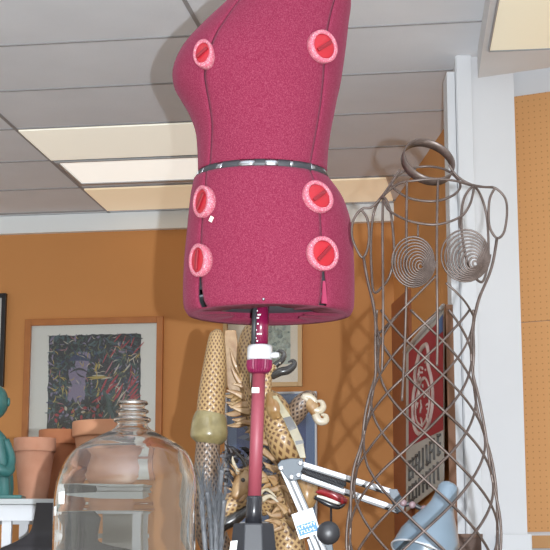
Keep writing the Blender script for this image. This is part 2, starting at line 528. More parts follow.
pal = [mat('art_' + n, c, 0.7) for n, c in (
    ('black', (0.018, 0.022, 0.024)), ('green', (0.035, 0.075, 0.06)), ('teal', (0.06, 0.11, 0.12)), ('red', (0.35, 0.03, 0.04)),
    ('lavender', (0.20, 0.17, 0.26)), ('yellow', (0.40, 0.30, 0.06)), ('cream', (0.45, 0.42, 0.33)), ('pink', (0.35, 0.13, 0.16)), ('navy', (0.025, 0.04, 0.10)), ('olive', (0.12, 0.13, 0.06)))]
def abstract_art(root, O, W, H):
    rnd = random.Random(3)
    ppm = F / 8.9 ; w = 96 / ppm; h = 118 / ppm
    c = O + EX * (1.0 / ppm) + EZ * (H / 2 - 17 / ppm - h / 2)
    q = MB()
    N = 22; vs = []                      # torn-edged paper
    for k in range(N): vs.append(c + EX * (-w / 2 + w * k / (N - 1)) + EZ * (h / 2 + rnd.uniform(-.004, .004)))
    for k in range(N): vs.append(c + EX * (w / 2 + rnd.uniform(-.004, .004)) + EZ * (h / 2 - h * (k + 1) / N))
    for k in range(N): vs.append(c + EX * (w / 2 - w * (k + 1) / N) - EZ * (h / 2))
    for k in range(N - 1): vs.append(c + EX * (-w / 2 + rnd.uniform(-.004, .004)) + EZ * (-h / 2 + h * (k + 1) / N))
    q.prism(vs, -EY * 0.001, 0)
    lay = [0.0012]
    def stroke(x, y, L, wd, an, mi, curve=0.0):
        lay[0] += 0.000003
        x = max(-w / 2 + .015, min(w / 2 - .015, x)); y = max(-h / 2 + .015, min(h / 2 - .015, y))
        d = EX * math.cos(an) + EZ * math.sin(an); n = EX * -math.sin(an) + EZ * math.cos(an)
        P = c + EX * x + EZ * y - EY * lay[0]
        pts = []
        for k in range(5):
            t = k / 4 - .5
            pts.append(P + d * t * L + n * (curve * (t * t - .1) * L + wd * .5 * (1 - (2 * t) ** 2 * .7)))
        for k in range(4, -1, -1):
            t = k / 4 - .5
            pts.append(P + d * t * L + n * (curve * (t * t - .1) * L - wd * .5 * (1 - (2 * t) ** 2 * .7)))
        q.add(pts, [tuple(range(9, -1, -1))], mi, smooth=False)
    for k in range(900):                 # ground of short dark strokes
        x = rnd.uniform(-w / 2, w / 2); y = rnd.uniform(-h / 2, h / 2)
        mi = rnd.choice([0, 0, 0, 1, 1, 2, 9, 2, 4, 8])
        stroke(x, y, rnd.uniform(.02, .06), rnd.uniform(.005, .014), rnd.uniform(0, PI), mi, rnd.uniform(-1, 1))
    # pale figure left of centre
    fx = -0.09; fy = 0.10
    for k in range(26): stroke(fx + rnd.uniform(-.05, .05), fy + rnd.uniform(-.12, .10), .09, .03, rnd.uniform(1.2, 1.9), 4, .2)
    stroke(fx, fy + .10, .13, .04, 0, 8, -.6); stroke(fx, fy + .03, .11, .014, 0, 0, -.8); stroke(fx + .01, fy, .06, .01, -.5, 0, .4)
    for s_ in (-1, 1): stroke(fx + s_ * .065, fy, .2, .012, PI / 2, 0, .2 * s_)
    # diagonal red and cream lines at the upper right
    for k in range(36):
        stroke(rnd.uniform(.02, w / 2), rnd.uniform(-.06, h / 2 - .02), rnd.uniform(.05, .11), rnd.uniform(.003, .009), rnd.gauss(1.0, .25), rnd.choice([6, 3, 7, 1, 0, 6, 3]), rnd.uniform(-.2, .2))
    for k in range(16): stroke(rnd.uniform(0.02, w / 2), rnd.uniform(-.05, .07), .09, .012, rnd.gauss(1.0, .3), 3, 0)
    for k in range(9): stroke(rnd.uniform(-.02, .14), .09 + rnd.uniform(-.01, .01), .07, .008, rnd.uniform(-.1, .2), rnd.choice([5, 6, 7]), 0)
    for k in range(14): stroke(0.02 + rnd.uniform(-.012, .012), rnd.uniform(-.05, .16), .04, .006, rnd.uniform(1.2, 1.9), 5, .5)
    for k in range(8): stroke(-w / 2 + rnd.uniform(.03, .12), rnd.uniform(-.05, .14), .04, .007, rnd.uniform(.5, 2.6), 5, .5)
    for k in range(22): stroke(0.09 + rnd.uniform(-.03, .03), rnd.uniform(-.18, -.02), .09, .026, rnd.uniform(1.2, 1.9), rnd.choice([1, 2, 0]), .2)
    # rounds and red petals at the bottom left
    for k in range(30):
        x = rnd.uniform(-.22, .06); y = rnd.uniform(-.24, -.08)
        stroke(x, y, .036, .026, rnd.uniform(0, 3), 0); stroke(x, y, .026, .017, rnd.uniform(0, 3), rnd.choice([3, 3, 4, 6, 3, 7]))
    for k in range(220): stroke(rnd.uniform(-w / 2, w / 2), rnd.uniform(-h / 2, h / 2), rnd.uniform(.015, .045), .0045, rnd.uniform(0, PI), rnd.choice([6, 0, 5, 7, 2]), rnd.uniform(-1, 1))
    q.build('artwork', pal, root)
picture(26.5, 318.5, 162, 480, 0.038, mat('orange_wood', (0.47, 0.175, 0.045), 0.4, noise=(12, (0.40, 0.14, 0.035), 0.3, 0.7)), mat_white, abstract_art,
        'orange wood framed abstract picture in dark greens and reds above the clay pots')
def portrait_dummy(root, O, W, H):
    q = MB(); q.box(O - EY * .001, W - .2, .002, H - .2, (EX, EY, EZ)); q.build('print', mat('pale_print', (0.5, 0.48, 0.42), .7), root)
picture(-70, 295, 4.5, 388, 0.026, mat('black_frame', (0.012, 0.012, 0.014), 0.35), mat_white, portrait_dummy, 'black framed picture cut off by the left edge of the photo')
def soft_print(root, O, W, H):
    rnd = random.Random(5)
    c = O + EX * 0.065 - EZ * 0.0
    q = MB(); q.box(c, 0.19, 0.001, 0.27, (EX, EY, EZ), mi=0)
    for k in range(90):
        x = rnd.uniform(-.085, .085); y = rnd.uniform(-.12, .12); r_ = rnd.uniform(.006, .018)
        q.lathe([(r_, 0.0), (r_, 0.0004)], c + EX * x + EZ * y - EY * (0.0008 + k * 1e-5), -EY, 7, mi=rnd.choice([1, 2, 0, 2]))
    q.build('print', [mat('print_ground', (0.40, 0.46, 0.39), .8), mat('print_dark', (0.24, 0.30, 0.27), .8), mat('print_mid', (0.32, 0.38, 0.33), .8)], root)
picture(224, 296, 303, 387.5, 0.026, mat('pale_wood', (0.62, 0.42, 0.21), 0.45), mat('mat_board_cream', (0.70, 0.64, 0.52), 0.8), soft_print,
        'pale wood framed print in soft grey green behind the pole of the dress form')
def navy_print(root, O, W, H):
    rnd = random.Random(9)
    q = MB(); q.box(O, W - 0.13, 0.001, H - 0.13, (EX, EY, EZ), mi=0)
    for k in range(70):
        x = rnd.uniform(-W / 2 + .1, W / 2 - .1); y = rnd.uniform(-H / 2 + .1, H / 2 - .1)
        an = rnd.uniform(-.6, .6); L = rnd.uniform(.03, .09); d = EX * math.cos(an) + EZ * math.sin(an); n = EX * -math.sin(an) + EZ * math.cos(an)
        P = O + EX * x + EZ * y - EY * (0.0008 + k * 1e-5); wd = rnd.uniform(.006, .018)
        q.add([P - d * L / 2, P - n * wd, P + d * L / 2, P + n * wd], [(0, 1, 2, 3)], rnd.choice([1, 1, 2, 3]) if y < 0.12 else rnd.choice([0, 1, 2]), smooth=False)
    q.build('print', [mat('navy_ground', (0.03, 0.06, 0.20), .7), mat('navy_dark', (0.02, 0.02, 0.035), .7), mat('navy_mid', (0.10, 0.13, 0.22), .7), mat('navy_grey', (0.28, 0.29, 0.30), .7)], root)
picture(226, 392.5, 318, 524, 0.012, mat('white_frame', (0.66, 0.72, 0.78), 0.4), mat('mat_board_slate', (0.11, 0.18, 0.34), 0.8), navy_print,
        'white edged navy blue picture low on the back wall behind the carved dragon')

# ------------------------------------------------------------------ banner on the side wall
def banner():
    off = 0.035
    A = on_side(406, 353, off); Bq = on_side(443.5, 309, off); Cq = on_side(443.5, 482, off); D = on_side(406, 512, off)
    root = thing('wall_banner', (A + Cq) / 2, 'red and white cloth banner with a round crest hanging on the orange side wall', 'banner')
    q = MB(); q.prism([A, Bq, Cq, D], BN * 0.004); q.build('cloth', mat('banner_grey_white', (0.50, 0.49, 0.46), 0.8), root)
    def P(u, v, o=0.001):              # u along from far (left) to near (right), v from top down
        return (A + (Bq - A) * u) * (1 - v) + (D + (Cq - D) * u) * v - BN * o
    q = MB(); q.prism([P(.09, .02), P(1, .045), P(1, .70), P(.09, .61)], -BN * .0012); q.build('red_field', mat('banner_red', (0.36, 0.025, 0.035), 0.8), root)
    q = MB(); q.prism([P(.86, .04, .003), P(1, .03, .003), P(1, .13, .003), P(.86, .12, .003)], -BN * .001); q.build('blue_corner', mat('banner_blue', (0.08, 0.16, 0.36), .8), root)
    q = MB()                            # crest: a ring outline with an arched top, and a body of strokes
    outl = [(.30, .20), (.45, .10), (.60, .10), (.66, .16), (.66, .24), (.74, .34), (.78, .46), (.72, .56), (.58, .61), (.42, .60), (.30, .54), (.24, .44), (.26, .32), (.32, .27)]
    pts = smooth_path([P(u, v, .004) for u, v in outl], 4, True)
    q.tube(pts, 0.012, 6, closed=True)
    outl2 = [(.36, .34), (.52, .28), (.66, .36), (.68, .46), (.62, .54), (.48, .56), (.34, .50), (.31, .42)]
    q.tube(smooth_path([P(u, v, .004) for u, v in outl2], 4, True), 0.006, 6, closed=True)
    rnd = random.Random(4)
    for k in range(26):
        u = rnd.uniform(.36, .64); v = rnd.uniform(.16, .54)
        q.tube([P(u, v, .004), P(u + rnd.uniform(-.06, .06), v + rnd.uniform(-.02, .07), .004)], 0.006, 5)
    q.build('crest', mat('banner_cream', (0.62, 0.50, 0.46), .8), root)
    # two rows of tall dark lettering strokes under the red field
    for row, (v0, v1) in enumerate(((.70, .83), (.86, .97))):
        q = MB()
        for k in range(9):
            u = .12 + k * .095
            q.tube([P(u, v0, .003), P(u + .01 * ((k * 7) % 3), v1, .003)], 0.007, 5)
            if rnd.random() < .35: q.tube([P(u, v0 + .01, .003), P(u + .06, v0 + .015, .003)], 0.007, 5)
            if rnd.random() < .3: q.tube([P(u, v1 - .01, .003), P(u + .06, v1 - .015, .003)], 0.007, 5)
            if rnd.random() < .3: q.tube([P(u, (v0 + v1) / 2, .003), P(u + .06, (v0 + v1) / 2, .003)], 0.007, 5)
        q.build('lettering', mat('banner_ink', (0.14, 0.135, 0.13), .8), root)
    q = MB(); q.tube([P(-.02, -.01, .004), P(1.02, -.012, .004)], 0.012, 8); q.build('top_edge', mat('banner_rod', (0.62, 0.62, 0.62), .5), root)
banner()

# ------------------------------------------------------------------ clay pots, figurine, black pedestal on/at the shelf
clay = [mat('clay_a', (0.44, 0.20, 0.12), .85, noise=(14, (0.50, 0.26, 0.17), .35, .7)),
        mat('clay_b', (0.40, 0.15, 0.065), .85, noise=(14, (0.34, 0.12, 0.05), .35, .7)),
        mat('clay_c', (0.50, 0.22, 0.115), .85, noise=(10, (0.56, 0.28, 0.16), .35, .7))]
def pot(px, top, hw, Y, m, label, rim=0.035):
    c = at(px, top, Y); H = c.z - SZ; r = hw * Y / F
    root = thing('clay_pot', (c.x, Y, SZ), label, 'plant pot', 'clay pots on the shelf table')
    q = MB(); q.lathe([(r * .62, 0), (r * .66, .003), (r * .93, H - rim), (r * .86, H - rim), (r * .6, .012), (0.0, .012)], (c.x, Y, SZ), n=40, cap=False)
    q.lathe([(0, 0.0), (r * .62, 0.0)], (c.x, Y, SZ), n=40, cap=False)
    q.build('pot_body', m, root)
    q = MB(); q.lathe([(r * .92, H - rim), (r * .985, H - rim), (r, H - rim + .004), (r, H - .004), (r * .985, H), (r * .91, H), (r * .88, H - .004), (r * .86, H - rim), (r * .92, H - rim)], (c.x, Y, SZ), n=40, cap=False)
    q.build('rim', m, root)
pot(35, 438.5, 21, 5.17, clay[0], 'pale pink clay pot, leftmost on the shelf table', .045)
pot(61, 430.5, 22, 5.325, clay[1], 'darker orange clay pot with a thick rim, second from the left', .05)
pot(110, 422.5, 37.5, 5.15, clay[2], 'widest orange clay pot, behind the glass jug', .05)

def figurine():
    Y = 5.055; teal = mat('teal_glaze', (0.022, 0.105, 0.10), .4, noise=(9, (0.04, 0.16, 0.15), .35, .7), coat=.3)
    cx = -9.5; c = at(cx, 498, Y); m2p = Y / F
    root = thing('robed_figurine', (c.x, Y, SZ), 'teal glazed robed figurine at the left end of the shelf table', 'figurine')
    prof = [(21, 0), (21.5, 8), (20.5, 22), (18.5, 38), (16.0, 50), (13.5, 58), (8, 64), (5.5, 68), (5.0, 73)]
    q = MB(); n = 48; vs = []; fs = []
    pp = smooth_path([Vector((r, 0, h)) for r, h in prof], 4)
    for p in pp:
        for j in range(n):
            an = 2 * PI * j / n
            rr = p.x * (1 + .05 * math.sin(an * 9 + p.z * .05) * (1 if p.z < 56 else .1)) * m2p
            vs.append(Vector((c.x + rr * math.cos(an), Y + rr * .7 * math.sin(an), SZ + .012 + p.z * m2p)))
    for i in range(len(pp) - 1):
        for j in range(n): fs.append((i * n + j, i * n + (j + 1) % n, (i + 1) * n + (j + 1) % n, (i + 1) * n + j))
    q.add(vs, fs)
    hz = SZ + .012 + 93 * m2p
    q.ball((c.x, Y, hz), .052, (0.92, 1, 1.12), 24)
    q.ball((c.x, Y - .052, hz - .004), .010, (.8, 1, 1.4), 10)          # nose
    for s_ in (-1, 1):
        q.ball((c.x + s_ * .018, Y - .046, hz + .010), .008, (1.3, .6, .6), 10)   # eyelids
        q.ball((c.x + s_ * .049, Y, hz), .010, (.5, .8, 1.5), 10)       # ears
    q.ball((c.x, Y - .047, hz - .026), .009, (1.5, .6, .5), 10)
    q.build('body', teal, root)
    q = MB()
    for s_ in (-1, 1):
        q.tube(smooth_path([(c.x + s_ * .042, Y, SZ + .19), (c.x + s_ * .066, Y - .012, SZ + .13), (c.x + s_ * .058, Y - .045, SZ + .085), (c.x + s_ * .01, Y - .065, SZ + .11)], 5), [.014] * 8 + [.018] * 6 + [.012] * 2, 10)
    q.build('sleeves', teal, root)
    q = MB(); q.box((c.x, Y, SZ + .006), 66 * m2p, .09, .012); q.build('plinth', teal, root, bevel=.003)
figurine()

def pedestal():
    Y = 4.84; blk = mat('matt_black_plastic', (0.022, 0.019, 0.022), .55, bump=(60, .05))
    c = at(64, 503, Y); k = Y / F; root = thing('black_pedestal', (c.x, Y, 0), 'black flared plastic pedestal standing before the white shelf table, seen partly through the jug', 'pedestal')
    prof = [(27, 0), (28.0, -8), (29.5, -18), (32, -28), (39, -34), (50, -40), (62, -46), (70, -60), (72, -90)]
    pp = smooth_path([Vector((a, 0, b_)) for a, b_ in prof], 4)
    q = MB(); n = 44; vs = []; fs = []
    for p in pp:
        for j in range(n):
            an = 2 * PI * j / n; cc, ss = math.cos(an), math.sin(an)
            e = .35
            vs.append(Vector((c.x + p.x * k * math.copysign(abs(cc) ** e, cc), Y + (p.x - 5) * k * .36 * math.copysign(abs(ss) ** e, ss), c.z + p.z * k)))
    for i in range(len(pp) - 1):
        for j in range(n): fs.append((i * n + j, (i + 1) * n + j, (i + 1) * n + (j + 1) % n, i * n + (j + 1) % n))
    fs.append(tuple(range(n))); q.add(vs, fs)
    q.build('flared_head', blk, root)
    zb = c.z - 90 * k
    q = MB(); q.lathe([(.12, 0), (.12, .02), (.03, .05), (.03, zb + .02)], (c.x, Y, 0), n=24); q.build('post', blk, root)
pedestal()

# ------------------------------------------------------------------ glass carboy
def carboy():
    Y = 3.15; k = Y / F; c = at(127, 401, Y); H = c.z - CT
    g = glass_mat('jug_glass', (0.97, 0.98, 0.965), 0.0, 1.5)
    root = thing('glass_carboy', (c.x, Y, CT), 'large clear glass jug with a narrow ribbed neck on the counter', 'jug')
    base = H / k      # height in pixels
    out = [(0, 0), (40, 0.5), (62, 2), (69, 8), (70.5, 16), (70.5, 40), (70.5, 70), (70.5, 100), (70.5, 125), (70.5, base - 115), (70.5, base - 100), (69.8, base - 86), (67.0, base - 70), (60, base - 55), (50, base - 45), (38, base - 38), (26, base - 32), (20, base - 29),
           (15.6, base - 25), (15.2, base - 22.5), (18.4, base - 20.5), (18.4, base - 17.5), (14.2, base - 15.5), (14.0, base - 13), (16.2, base - 11.5), (16.2, base - 9.5), (12.8, base - 7.5), (12.8, base - 5), (15.6, base - 3.2), (14.8, base - 0.6), (13.6, base)]
    P = smooth_path([Vector((a, 0, b_)) for a, b_ in out], 3)
    P = [Vector((max(p.x, 0), 0, max(p.z, 0))) for p in P]
    t = 1.6            # wall in pixels (4 mm)
    inn = []
    for i, p in enumerate(P):
        a = P[max(i - 1, 0)]; b_ = P[min(i + 1, len(P) - 1)]
        d = (b_ - a); nn = Vector((-d.z, 0, d.x)).normalized() if d.length > 1e-6 else Vector((0, 0, 1))
        inn.append(p + nn * (t + (.22 * math.sin(p.z * .19) + .14 * math.sin(p.z * .53 + 1)) * (1 if p.x > 20 else .2)))
    prof = [(p.x * k, p.z * k) for p in P] + [(max(p.x, 0.0) * k, p.z * k) for p in reversed(inn)]
    q = MB(); q.lathe(prof, (c.x, Y, CT), n=96, cap=False)
    for v in q.v:                                  # the neck sits a little off centre
        h = (v.z - CT) / k
        if h > base - 100: v.x += 5.5 * k * min(1, (h - base + 100) / 70)
    o = q.build('jug_body', g, root)
    # faint mould waves: subtle real relief
    paper = mat('sticker_paper', (0.85, 0.86, 0.84), .6)
    for (px, py, w, h, nm) in ((69, 498, 7.5, 12, 'price_sticker'), (62, 511, 3, 9, 'price_sticker')):
        an = math.asin(max(-1, min(1, (px - 127) / 71.0)))
        q = MB(); zc = at(px, py, Y - .143 * math.cos(an)).z; r = 71.2 * k; n = 5; vs = []
        for j in range(n + 1):
            a_ = an - (w * k / r) / 2 / max(math.cos(an), .35) + (w * k / r) / max(math.cos(an), .35) * j / n
            for dz in (-1, 1):
                vs.append(Vector((c.x + r * math.sin(a_), Y - r * math.cos(a_), zc + dz * h * k / 2)))
        fs = [(2 * j, 2 * j + 2, 2 * j + 3, 2 * j + 1) for j in range(n)]
        q.add(vs, fs); q.build(nm, paper, root, solid=-.0004)
carboy()

# ------------------------------------------------------------------ dress form
DY = 3.40
DK = DY / F
UP = [(-95, 283, 322, .042), (-60, 281, 324, .045), (-45, 272, 333, .055), (-28, 250, 345, .080), (0, 229, 351, .100), (25, 203, 348.5, .115), (47, 183, 346, .126), (69, 173, 343, .132), (87, 174, 340, .130),
      (100, 181, 337, .125), (113, 188.5, 334.5, .120), (131, 195.2, 331, .116), (150, 197.3, 328.5, .116), (173, 198, 327, .120)]
LO = [(179, 194, 329, .122), (190, 191.5, 337.5, .126), (200, 190, 343.5, .129), (215, 188.5, 349, .132), (230, 187, 352, .134), (260, 184.2, 354, .136), (290, 183, 354.5, .137), (306, 183.6, 354, .147), (315, 186, 352.5, .152)]
def sec(tab, py):
    xl, xr, bb = interp(tab, py)
    return (xl + xr) / 2, (xr - xl) / 2, bb
def dpt(tab, py, phi, k=1.0):
    c, a, bb = sec(tab, py)
    o = at(c, py, DY); DK = at(c + 1, py, DY).x - o.x
    return Vector((o.x + a * DK * k * math.sin(phi), DY - bb * k * math.cos(phi), o.z))
seamL = {'u': [(-95, -.9), (0, -.75), (40, -.62), (75, -.62), (120, -.82), (173, -.95)], 'l': [(179, -.95), (200, -.92), (230, -.95), (260, -.93), (315, -.90)]}
seamR = {'u': [(-95, .8), (0, .85), (47, .86), (100, .95), (140, .93), (173, .84)], 'l': [(179, .80), (200, .70), (230, .66), (260, .67), (315, .70)]}
def fabric_mat():
    m = bpy.data.materials.new('crimson_jersey'); m.use_nodes = True
    nt = m.node_tree; b_ = nt.nodes['Principled BSDF']
    b_.inputs['Roughness'].default_value = .9; b_.inputs['Specular IOR Level'].default_value = .2
    b_.inputs['Sheen Weight'].default_value = .10; b_.inputs['Sheen Roughness'].default_value = .5
    b_.inputs['Sheen Tint'].default_value = (1, .45, .6, 1)
    tc = nt.nodes.new('ShaderNodeTexCoord')
    n = nt.nodes.new('ShaderNodeTexNoise'); n.inputs['Scale'].default_value = 430; n.inputs['Detail'].default_value = 2
    r = nt.nodes.new('ShaderNodeValToRGB')
    r.color_ramp.elements[0].position = .42; r.color_ramp.elements[0].color = (.150, .010, .034, 1)
    r.color_ramp.elements[1].position = .70; r.color_ramp.elements[1].color = (.215, .036, .068, 1)
    nt.links.new(tc.outputs['Object'], n.inputs['Vector']); nt.links.new(n.outputs['Fac'], r.inputs['Fac']); nt.links.new(r.outputs['Color'], b_.inputs['Base Color'])
    bp = nt.nodes.new('ShaderNodeBump'); bp.inputs['Strength'].default_value = .25; bp.inputs['Distance'].default_value = .002
    nt.links.new(n.outputs['Fac'], bp.inputs['Height']); nt.links.new(bp.outputs['Normal'], b_.inputs['Normal'])
    return m
jersey = fabric_mat()
plain_mag = mat('magenta_plastic', (.26, .012, .075), .35)
dark = mat('charcoal_plastic', (.03, .03, .035), .5)
slate = mat('slate_plastic', (.13, .15, .165), .5)
chrome = mat('chrome', (.42, .43, .46), .22, 1.0)

def dress_form():
    base = at(256, 560, DY); base = Vector((base.x, DY, CT))
    root = thing('dress_form', base, 'crimson fabric dress form torso on a red pole with black base', 'dress form')
    def panel(key, tab, y0, y1, rows, left, right, name):
        q = MB(); n = 30; vs = []; fs = []
        for i in range(rows + 1):
            py = y0 + (y1 - y0) * i / rows
            g = .010
            if key == 'l':
                g = .006 + .055 * max(0, (py - 270) / 43.0) ** 1.0 * (1 if py > 270 else 0)
            a0 = left(py) + g; a1 = right(py) - g
            for j in range(n + 1):
                ph = a0 + (a1 - a0) * j / n
                edge = min(j, n - j)
                k_ = 1.0 - (.010 if edge == 0 else .002 if edge == 1 else 0)
                # hem edge turns in a little
                if key == 'l' and i >= rows - 1: k_ *= .992 if i == rows - 1 else .975
                vs.append(dpt(tab, py, ph, k_))
        for i in range(rows):
            for j in range(n):
                a = i * (n + 1) + j
                fs.append((a, a + n + 1, a + n + 2, a + 1))
        q.add(vs, fs)
        return q.build(name, jersey, root, solid=.005)
    for key, tab, y0, y1, rows in (('u', UP, -45, 172.5, 60), ('l', LO, 179.5, 315, 40)):
        L = lambda py, key=key: interp(seamL[key], py)[0]
        Rr = lambda py, key=key: interp(seamR[key], py)[0]
        L2 = lambda py: 3.75; L3 = lambda py: 2.35
        nm = 'upper_panel' if key == 'u' else 'hip_panel'
        panel(key, tab, y0, y1, rows, L, Rr, nm)
        panel(key, tab, y0, y1, rows, Rr, L3, nm)
        panel(key, tab, y0, y1, rows, L3, L2, nm)
        panel(key, tab, y0, y1, rows, L2, (lambda py, L=L: L(py) + 2 * PI), nm)
    # neck with cap
    q = MB(); vs = []; fs = []; n = 40; ys = [-95, -90, -80, -65, -50, -44]
    for py in ys:
        for j in range(n): vs.append(dpt(UP, py, 2 * PI * j / n, 1.0 if py > -95 else .85))
    for i in range(len(ys) - 1):
        for j in range(n): fs.append((i * n + j, (i + 1) * n + j, (i + 1) * n + (j + 1) % n, i * n + (j + 1) % n))
    fs.append(tuple(range(n))); q.add(vs, fs); q.build('neck', jersey, root)
    # inner core seen through the gaps
    q = MB(); vs = []; fs = []
    for tab, ys in ((UP, [-44 + k * 12 for k in range(19)]), (LO, [180 + k * 12 for k in range(10)] + [296])):
        for py in ys:
            for j in range(n): vs.append(dpt(tab, py, 2 * PI * j / n, .955))
    m_ = len(vs) // n
    for i in range(m_ - 1):
        for j in range(n): fs.append((i * n + j, (i + 1) * n + j, (i + 1) * n + (j + 1) % n, i * n + (j + 1) % n))
    q.add(vs, fs); q.build('inner_core', dark, root)
    # slate floor inside the hem
    q = MB(); vs = [dpt(LO, 303, 2 * PI * j / n, .95) for j in range(n)]
    vs += [v + Vector((0, 0, .004)) for v in vs]
    q.add(vs, [tuple(range(n)), tuple(range(2 * n - 1, n - 1, -1))] + [(j, j + n, (j + 1) % n + n, (j + 1) % n) for j in range(n)], smooth=False)
    q.build('inner_plate', slate, root)
    # hem folded in, with a wavy inner edge
    rnd = random.Random(2)
    q = MB(); n2 = 160; vs = []; fs = []
    w1 = [rnd.uniform(-1, 1) for _ in range(n2)]
    for k_, z in ((.975, 0), (.90, .0015), (None, .004)):
        for j in range(n2):
            ph = 2 * PI * j / n2
            kk = k_ if k_ else .52 + .07 * math.sin(ph * 5 + 1) + .03 * math.sin(ph * 13) + .015 * w1[j]
            v = dpt(LO, 315, ph, kk); v.z += z; vs.append(v)
    for i in range(2):
        for j in range(n2): fs.append((i * n2 + j, (i + 1) * n2 + j, (i + 1) * n2 + (j + 1) % n2, i * n2 + (j + 1) % n2))
    q.add(vs, fs); q.build('hem_fold', jersey, root, solid=.0015)
    # waist band: black core ring with chrome links
    q = MB(); vs = []; fs = []
    for (py, k_) in ((171.5, .965), (171.5, .985), (180.5, .985), (180.5, .965)):
        for j in range(n):
            v = dpt(UP if py < 176 else LO, py, 2 * PI * j / n, k_ if py < 176 else k_ + .005); vs.append(v)
    for i in range(3):
        for j in range(n): fs.append((i * n + j, (i + 1) * n + j, (i + 1) * n + (j + 1) % n, i * n + (j + 1) % n))
    q.add(vs, fs); q.build('waist_band', dark, root)
    for k in range(16):
        ph0 = -PI + k * 2 * PI / 16 + .05; wd = [.20, .05, .10, .24][k % 4]
        q = MB(); vs = []
        for j in range(5):
            ph = ph0 + wd * j / 4
            vs += [dpt(UP, 172.5, ph, .995), dpt(LO, 179, ph, .992)]
        q.add(vs, [(2 * j, 2 * j + 1, 2 * j + 3, 2 * j + 2) for j in range(4)], smooth=True)
        q.build('waist_link', chrome, root, solid=.002)
    # adjuster dials on the seams
    pinkring = mat('speckled_pink_ring', (.42, .085, .13), .5, noise=(420, (.56, .30, .33), .5, .62))
    reddial = mat('red_dial', (.36, .012, .022), .4)
    redbar = mat('red_dial_bar', (.20, .008, .016), .4)
    for (px, py, tab, rot) in ((205, 55, UP, .55), (321.5, 47, UP, .62), (204.5, 202, LO, .9), (317, 197.5, LO, .65), (200.5, 260.5, LO, 1.4), (322, 254, LO, .8)):
        cc, aa, bb = sec(tab, py + 3)
        # true position: solve for the angle whose projected x fits, then nudge z so that the projected y fits
        best = None
        for s_ in range(-160, 161):
            ph = s_ / 100
            p = dpt(tab, py + 3, ph)
            d = p - Vector((0, 0, CAMZ)); x = 275 + F * d.x / (d.y * math.cos(TH) + d.z * math.sin(TH))
            if best is None or abs(x - px) < best[0]: best = (abs(x - px), ph)
        ph = best[1]
        P = dpt(tab, py + 3, ph); rr = ray(px, py); P.z = CAMZ + rr.z / rr.y * P.y
        T1 = (dpt(tab, py + 3, ph + .02) - dpt(tab, py + 3, ph - .02)).normalized()
        T2 = (dpt(tab, py - 3, ph) - dpt(tab, py + 9, ph)).normalized()
        N = T1.cross(T2).normalized()
        if N.y > 0: N = -N
        # the dial sits in its own flat mount, turned a little further to the side
        N = (N + Vector((-.30 if ph < 0 and tab is LO else (-.10 if tab is UP else -.2) if ph < 0 else .05, 0, 0))).normalized()
        sq = (.66 if tab is UP else .84) if ph < 0 else 1.0      # the front dials are oval
        o = P + N * (.008 if ph < -.4 and tab is UP else .006)
        def squash(q):
            tu = (EX - N * EX.dot(N) + EZ * .25).normalized(); tu = (tu - N * tu.dot(N)).normalized()
            for v in q.v: v -= tu * (v - o).dot(tu) * (1 - sq)
            return q
        q = MB(); q.lathe([(.0285, 0), (.0285, .004), (.0295, .005), (.0365, .0045), (.0378, .0030), (.0378, -.020), (.0285, -.020)], o, N, 40, cap=False)
        rg = squash(q).build('dial_ring', pinkring, root)
        q = MB(); q.lathe([(.0286, -.004), (.0286, .001), (.026, .002), (0, .002)], o, N, 32, cap=False); di = squash(q).build('dial', reddial, root)
        u = N.cross(EZ).normalized(); w = u.cross(N).normalized()
        dirv = u * math.cos(rot) * (-1) + w * math.sin(rot)
        if ph < 0: dirv = u * math.cos(rot) * (-1) + w * math.sin(rot)
        sd = dirv.cross(N)
        q = MB(); q.box(o + N * .0045, .046, .008, .006, (dirv, sd, N)); squash(q).build('dial_bar', redbar, di, bevel=.0015)
        ORG[di.name_full] = base
    # small paper sticker on the hip
    c, a, bb = sec(LO, 227); ph = math.asin((213.5 - c) / a); P = dpt(LO, 229, ph, 1.008)
    Nn = Vector((math.sin(ph) * bb, -math.cos(ph) * a * DK, 0)).normalized(); uu = Nn.cross(EZ).normalized()
    d1 = (EZ * .8 - uu * .5).normalized(); d2 = d1.cross(Nn).normalized()
    q = MB(); q.box(P, .012, .009, .001, (d1, d2, Nn)); q.build('paper_sticker', mat('sticker_cream', (.78, .75, .62), .7), root)
    # pink tongue of fabric in the right hem slit and chrome rivet at the centre hem
    p_ = dpt(LO, 300, .70, .975)
    q = MB(); q.box(p_ + Vector((0, 0, -.002)), .014, .006, .05, (Vector((math.cos(.6), math.sin(.6), 0)), Vector((-math.sin(.6), math.cos(.6), 0)), EZ), taper=.4)
    q.build('slit_tongue', mat('pink_plastic', (.3, .03, .08), .45), root)
    p_ = dpt(LO, 311, -.06, 1.0)
    q = MB(); q.ball(p_, .0035, n=12); q.build('rivet', chrome, root)
    # pole
    def axis_pt(py): return at(261.5 - 7.5 * (py - 305) / 205.0, py, DY + .0)
    q = MB(); q.tube([axis_pt(303), axis_pt(347)], .0175, 28); q.build('scale_tube', mat('dark_magenta_tube', (.16, .005, .04), .25, coat=.4), root)
    q = MB()
    rnd = random.Random(8)
    for k, py in enumerate((312, 316, 319, 325, 331, 335, 339, 342)):
        P = axis_pt(py)
        for s_ in range(rnd.choice([1, 2, 3])):
            ph = -.55 + s_ * .22 + (.5 if k % 2 else 0) * .4
            q.box(P + Vector((math.sin(ph) * .0178, -math.cos(ph) * .0178, 0)), .003, .0008, .0032, (Vector((math.cos(ph), math.sin(ph), 0)), Vector((math.sin(ph), -math.cos(ph), 0)), EZ))
    q.build('scale_marks', mat('white_print', (.85, .85, .85), .5), root)
